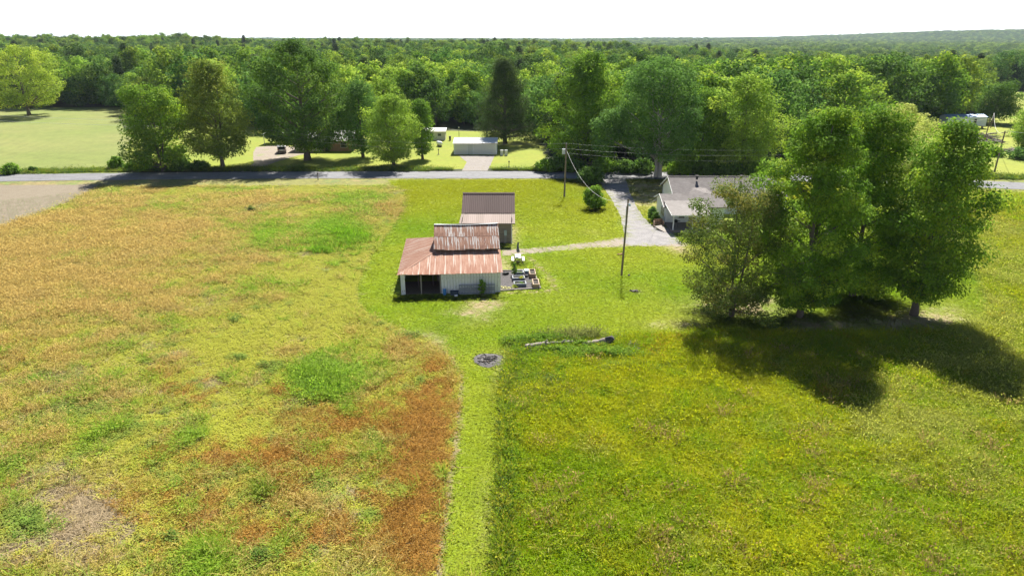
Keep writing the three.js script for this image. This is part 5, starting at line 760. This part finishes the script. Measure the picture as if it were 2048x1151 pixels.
// ------------------------------------------------------------------ the wood
{
  const protos = [['broad', .8, P.mid], ['oval', .72, P.dark], ['round', .8, P.light], ['tall', .62, P.mid], ['broad', .78, P.blue], ['oval', .7, P.light], ['round', .75, P.dark]].map(([shape, k, pal], i) => growTree({ seed: 200 + i, H: 18, R: 10.4 * k, bole: 2.2, shape, leaf: .7, leaves: 4200, clump: 1.8, pal, trunkR: .28, branches: 26, seg: 5, flush: .2 }));
  protos.push(growTree({ seed: 220, H: 20, R: 4.2, bole: 2, shape: 'cone', leaf: .8, leaves: 3000, clump: 1.3, pal: P.pine, needle: .3, trunkR: .3, branches: 40, seg: 5, droop: .2 }));
  const far = [['broad', P.mid], ['round', P.dark], ['oval', P.light], ['round', P.blue]].map(([shape, pal], i) => growTree({ seed: 240 + i, H: 18, R: 8, bole: 1, shape, leaf: 1.5, leaves: 620, clump: 2.5, pal, trunkR: .3, branches: 16, seg: 4 }));
  const LAB = ['spreading mid-green tree in the wood beyond the road', 'dark oval tree in the wood beyond the road', 'light green rounded tree in the wood beyond the road', 'tall narrow mid-green tree in the wood beyond the road', 'blue-green spreading tree in the wood beyond the road', 'light green oval tree in the wood beyond the road', 'dark rounded tree in the wood beyond the road', 'dark pine in the wood beyond the road'];
  const edge = [[-300, 214], [265, 216], [300, 240], [420, 236], [520, 262], [700, 262], [860, 258], [1075, 256], [1092, 290], [1120, 318], [1500, 330], [1600, 300], [1760, 262], [1880, 246], [1935, 226], [1960, 176], [2150, 176]];
  const edgeY = (px) => { for (let i = 0; i < edge.length - 1; i++) if (px < edge[i + 1][0]) return lerp(edge[i][1], edge[i + 1][1], clamp((px - edge[i][0]) / (edge[i + 1][0] - edge[i][0]))); return 176; };
  const r = rngOf(77), spots = [];
  for (let z = -128; z > -5600; ) {
    const d = -z, step = d < 420 ? 7.2 : d < 900 ? 9.5 : d < 2000 ? 13 : 22; const half = d * .80 + 30;
    for (let x = -half; x < half; x += step) {
      const X = x + (r() - .5) * step * .9, Z = z + (r() - .5) * step * .9, [px, py] = toPix(X, Z); if (px < -110 || px > 2150 || py > edgeY(px)) continue;
      const dens = vn(X * .006 + 5, Z * .006); if (d > 500 && dens < -.62 && d < 2500) continue;                 // clearings
      spots.push([Math.hypot(X, Z), X, Z]);
    }
    z -= step;
  }
  spots.sort((a, b) => a[0] - b[0]);
  const lists = far.map(() => []), mids = protos.map(() => []); let made = 0;
  for (const [d, X, Z] of spots) {
    const n = vn(X * .018, Z * .018), q = r(); let k = clamp(Math.floor((n * .5 + .5) * 4 + q * 4 - .5), 0, 6); if (r() < .05 && d < 900) k = 7; const s = (.52 + .5 * r() + .2 * vn(X * .01, Z * .01)) * (d < 300 ? .95 : 1), turn = r() * 6.28, y = hills(X, Z);
    if (made < 270) { const [lx, ly] = toPix(X, Z), where = lx < 290 ? 'behind the hayfield' : lx < 880 ? 'behind the ranch house' : lx < 1085 ? 'behind the white garage' : lx < 1560 ? 'behind the farmhouse' : 'near the trailer home'; plant('woodland_tree', LAB[k].replace('in the wood beyond the road', (ly > edgeY(lx) - 9 ? 'at the edge of the wood ' : 'deeper in the wood ') + where), 'tree', protos[k], V(X, y, Z), turn, s, 'trees of the wood beyond the road'); made++; }
    else if (d < 1150) { const j = .5 + .42 * r(); mids[k].push([X, y, Z, s, s * (.85 + .3 * r()), turn, j * (.85 + .2 * r()), j, j]); }
    else { const f = Math.floor(r() * 4), j = .5 + .35 * r(), w = d > 2000 ? 1.7 : 1.15; lists[f].push([X, y, Z, s * w, s * 1.05, turn, j, j, j]); }
  }
  const woodInst = (geo, mat, list) => { if (list.length) instanced('forest', geo, mat, list, 'unbroken green wood stretching away to the hazy horizon', 'forest'); };
  protos.forEach((p, k) => woodInst(p.crown, p.leaf, mids[k])); far.forEach((p, k) => woodInst(p.crown, p.leaf, lists[k]));
}
renderer.render(scene, camera);
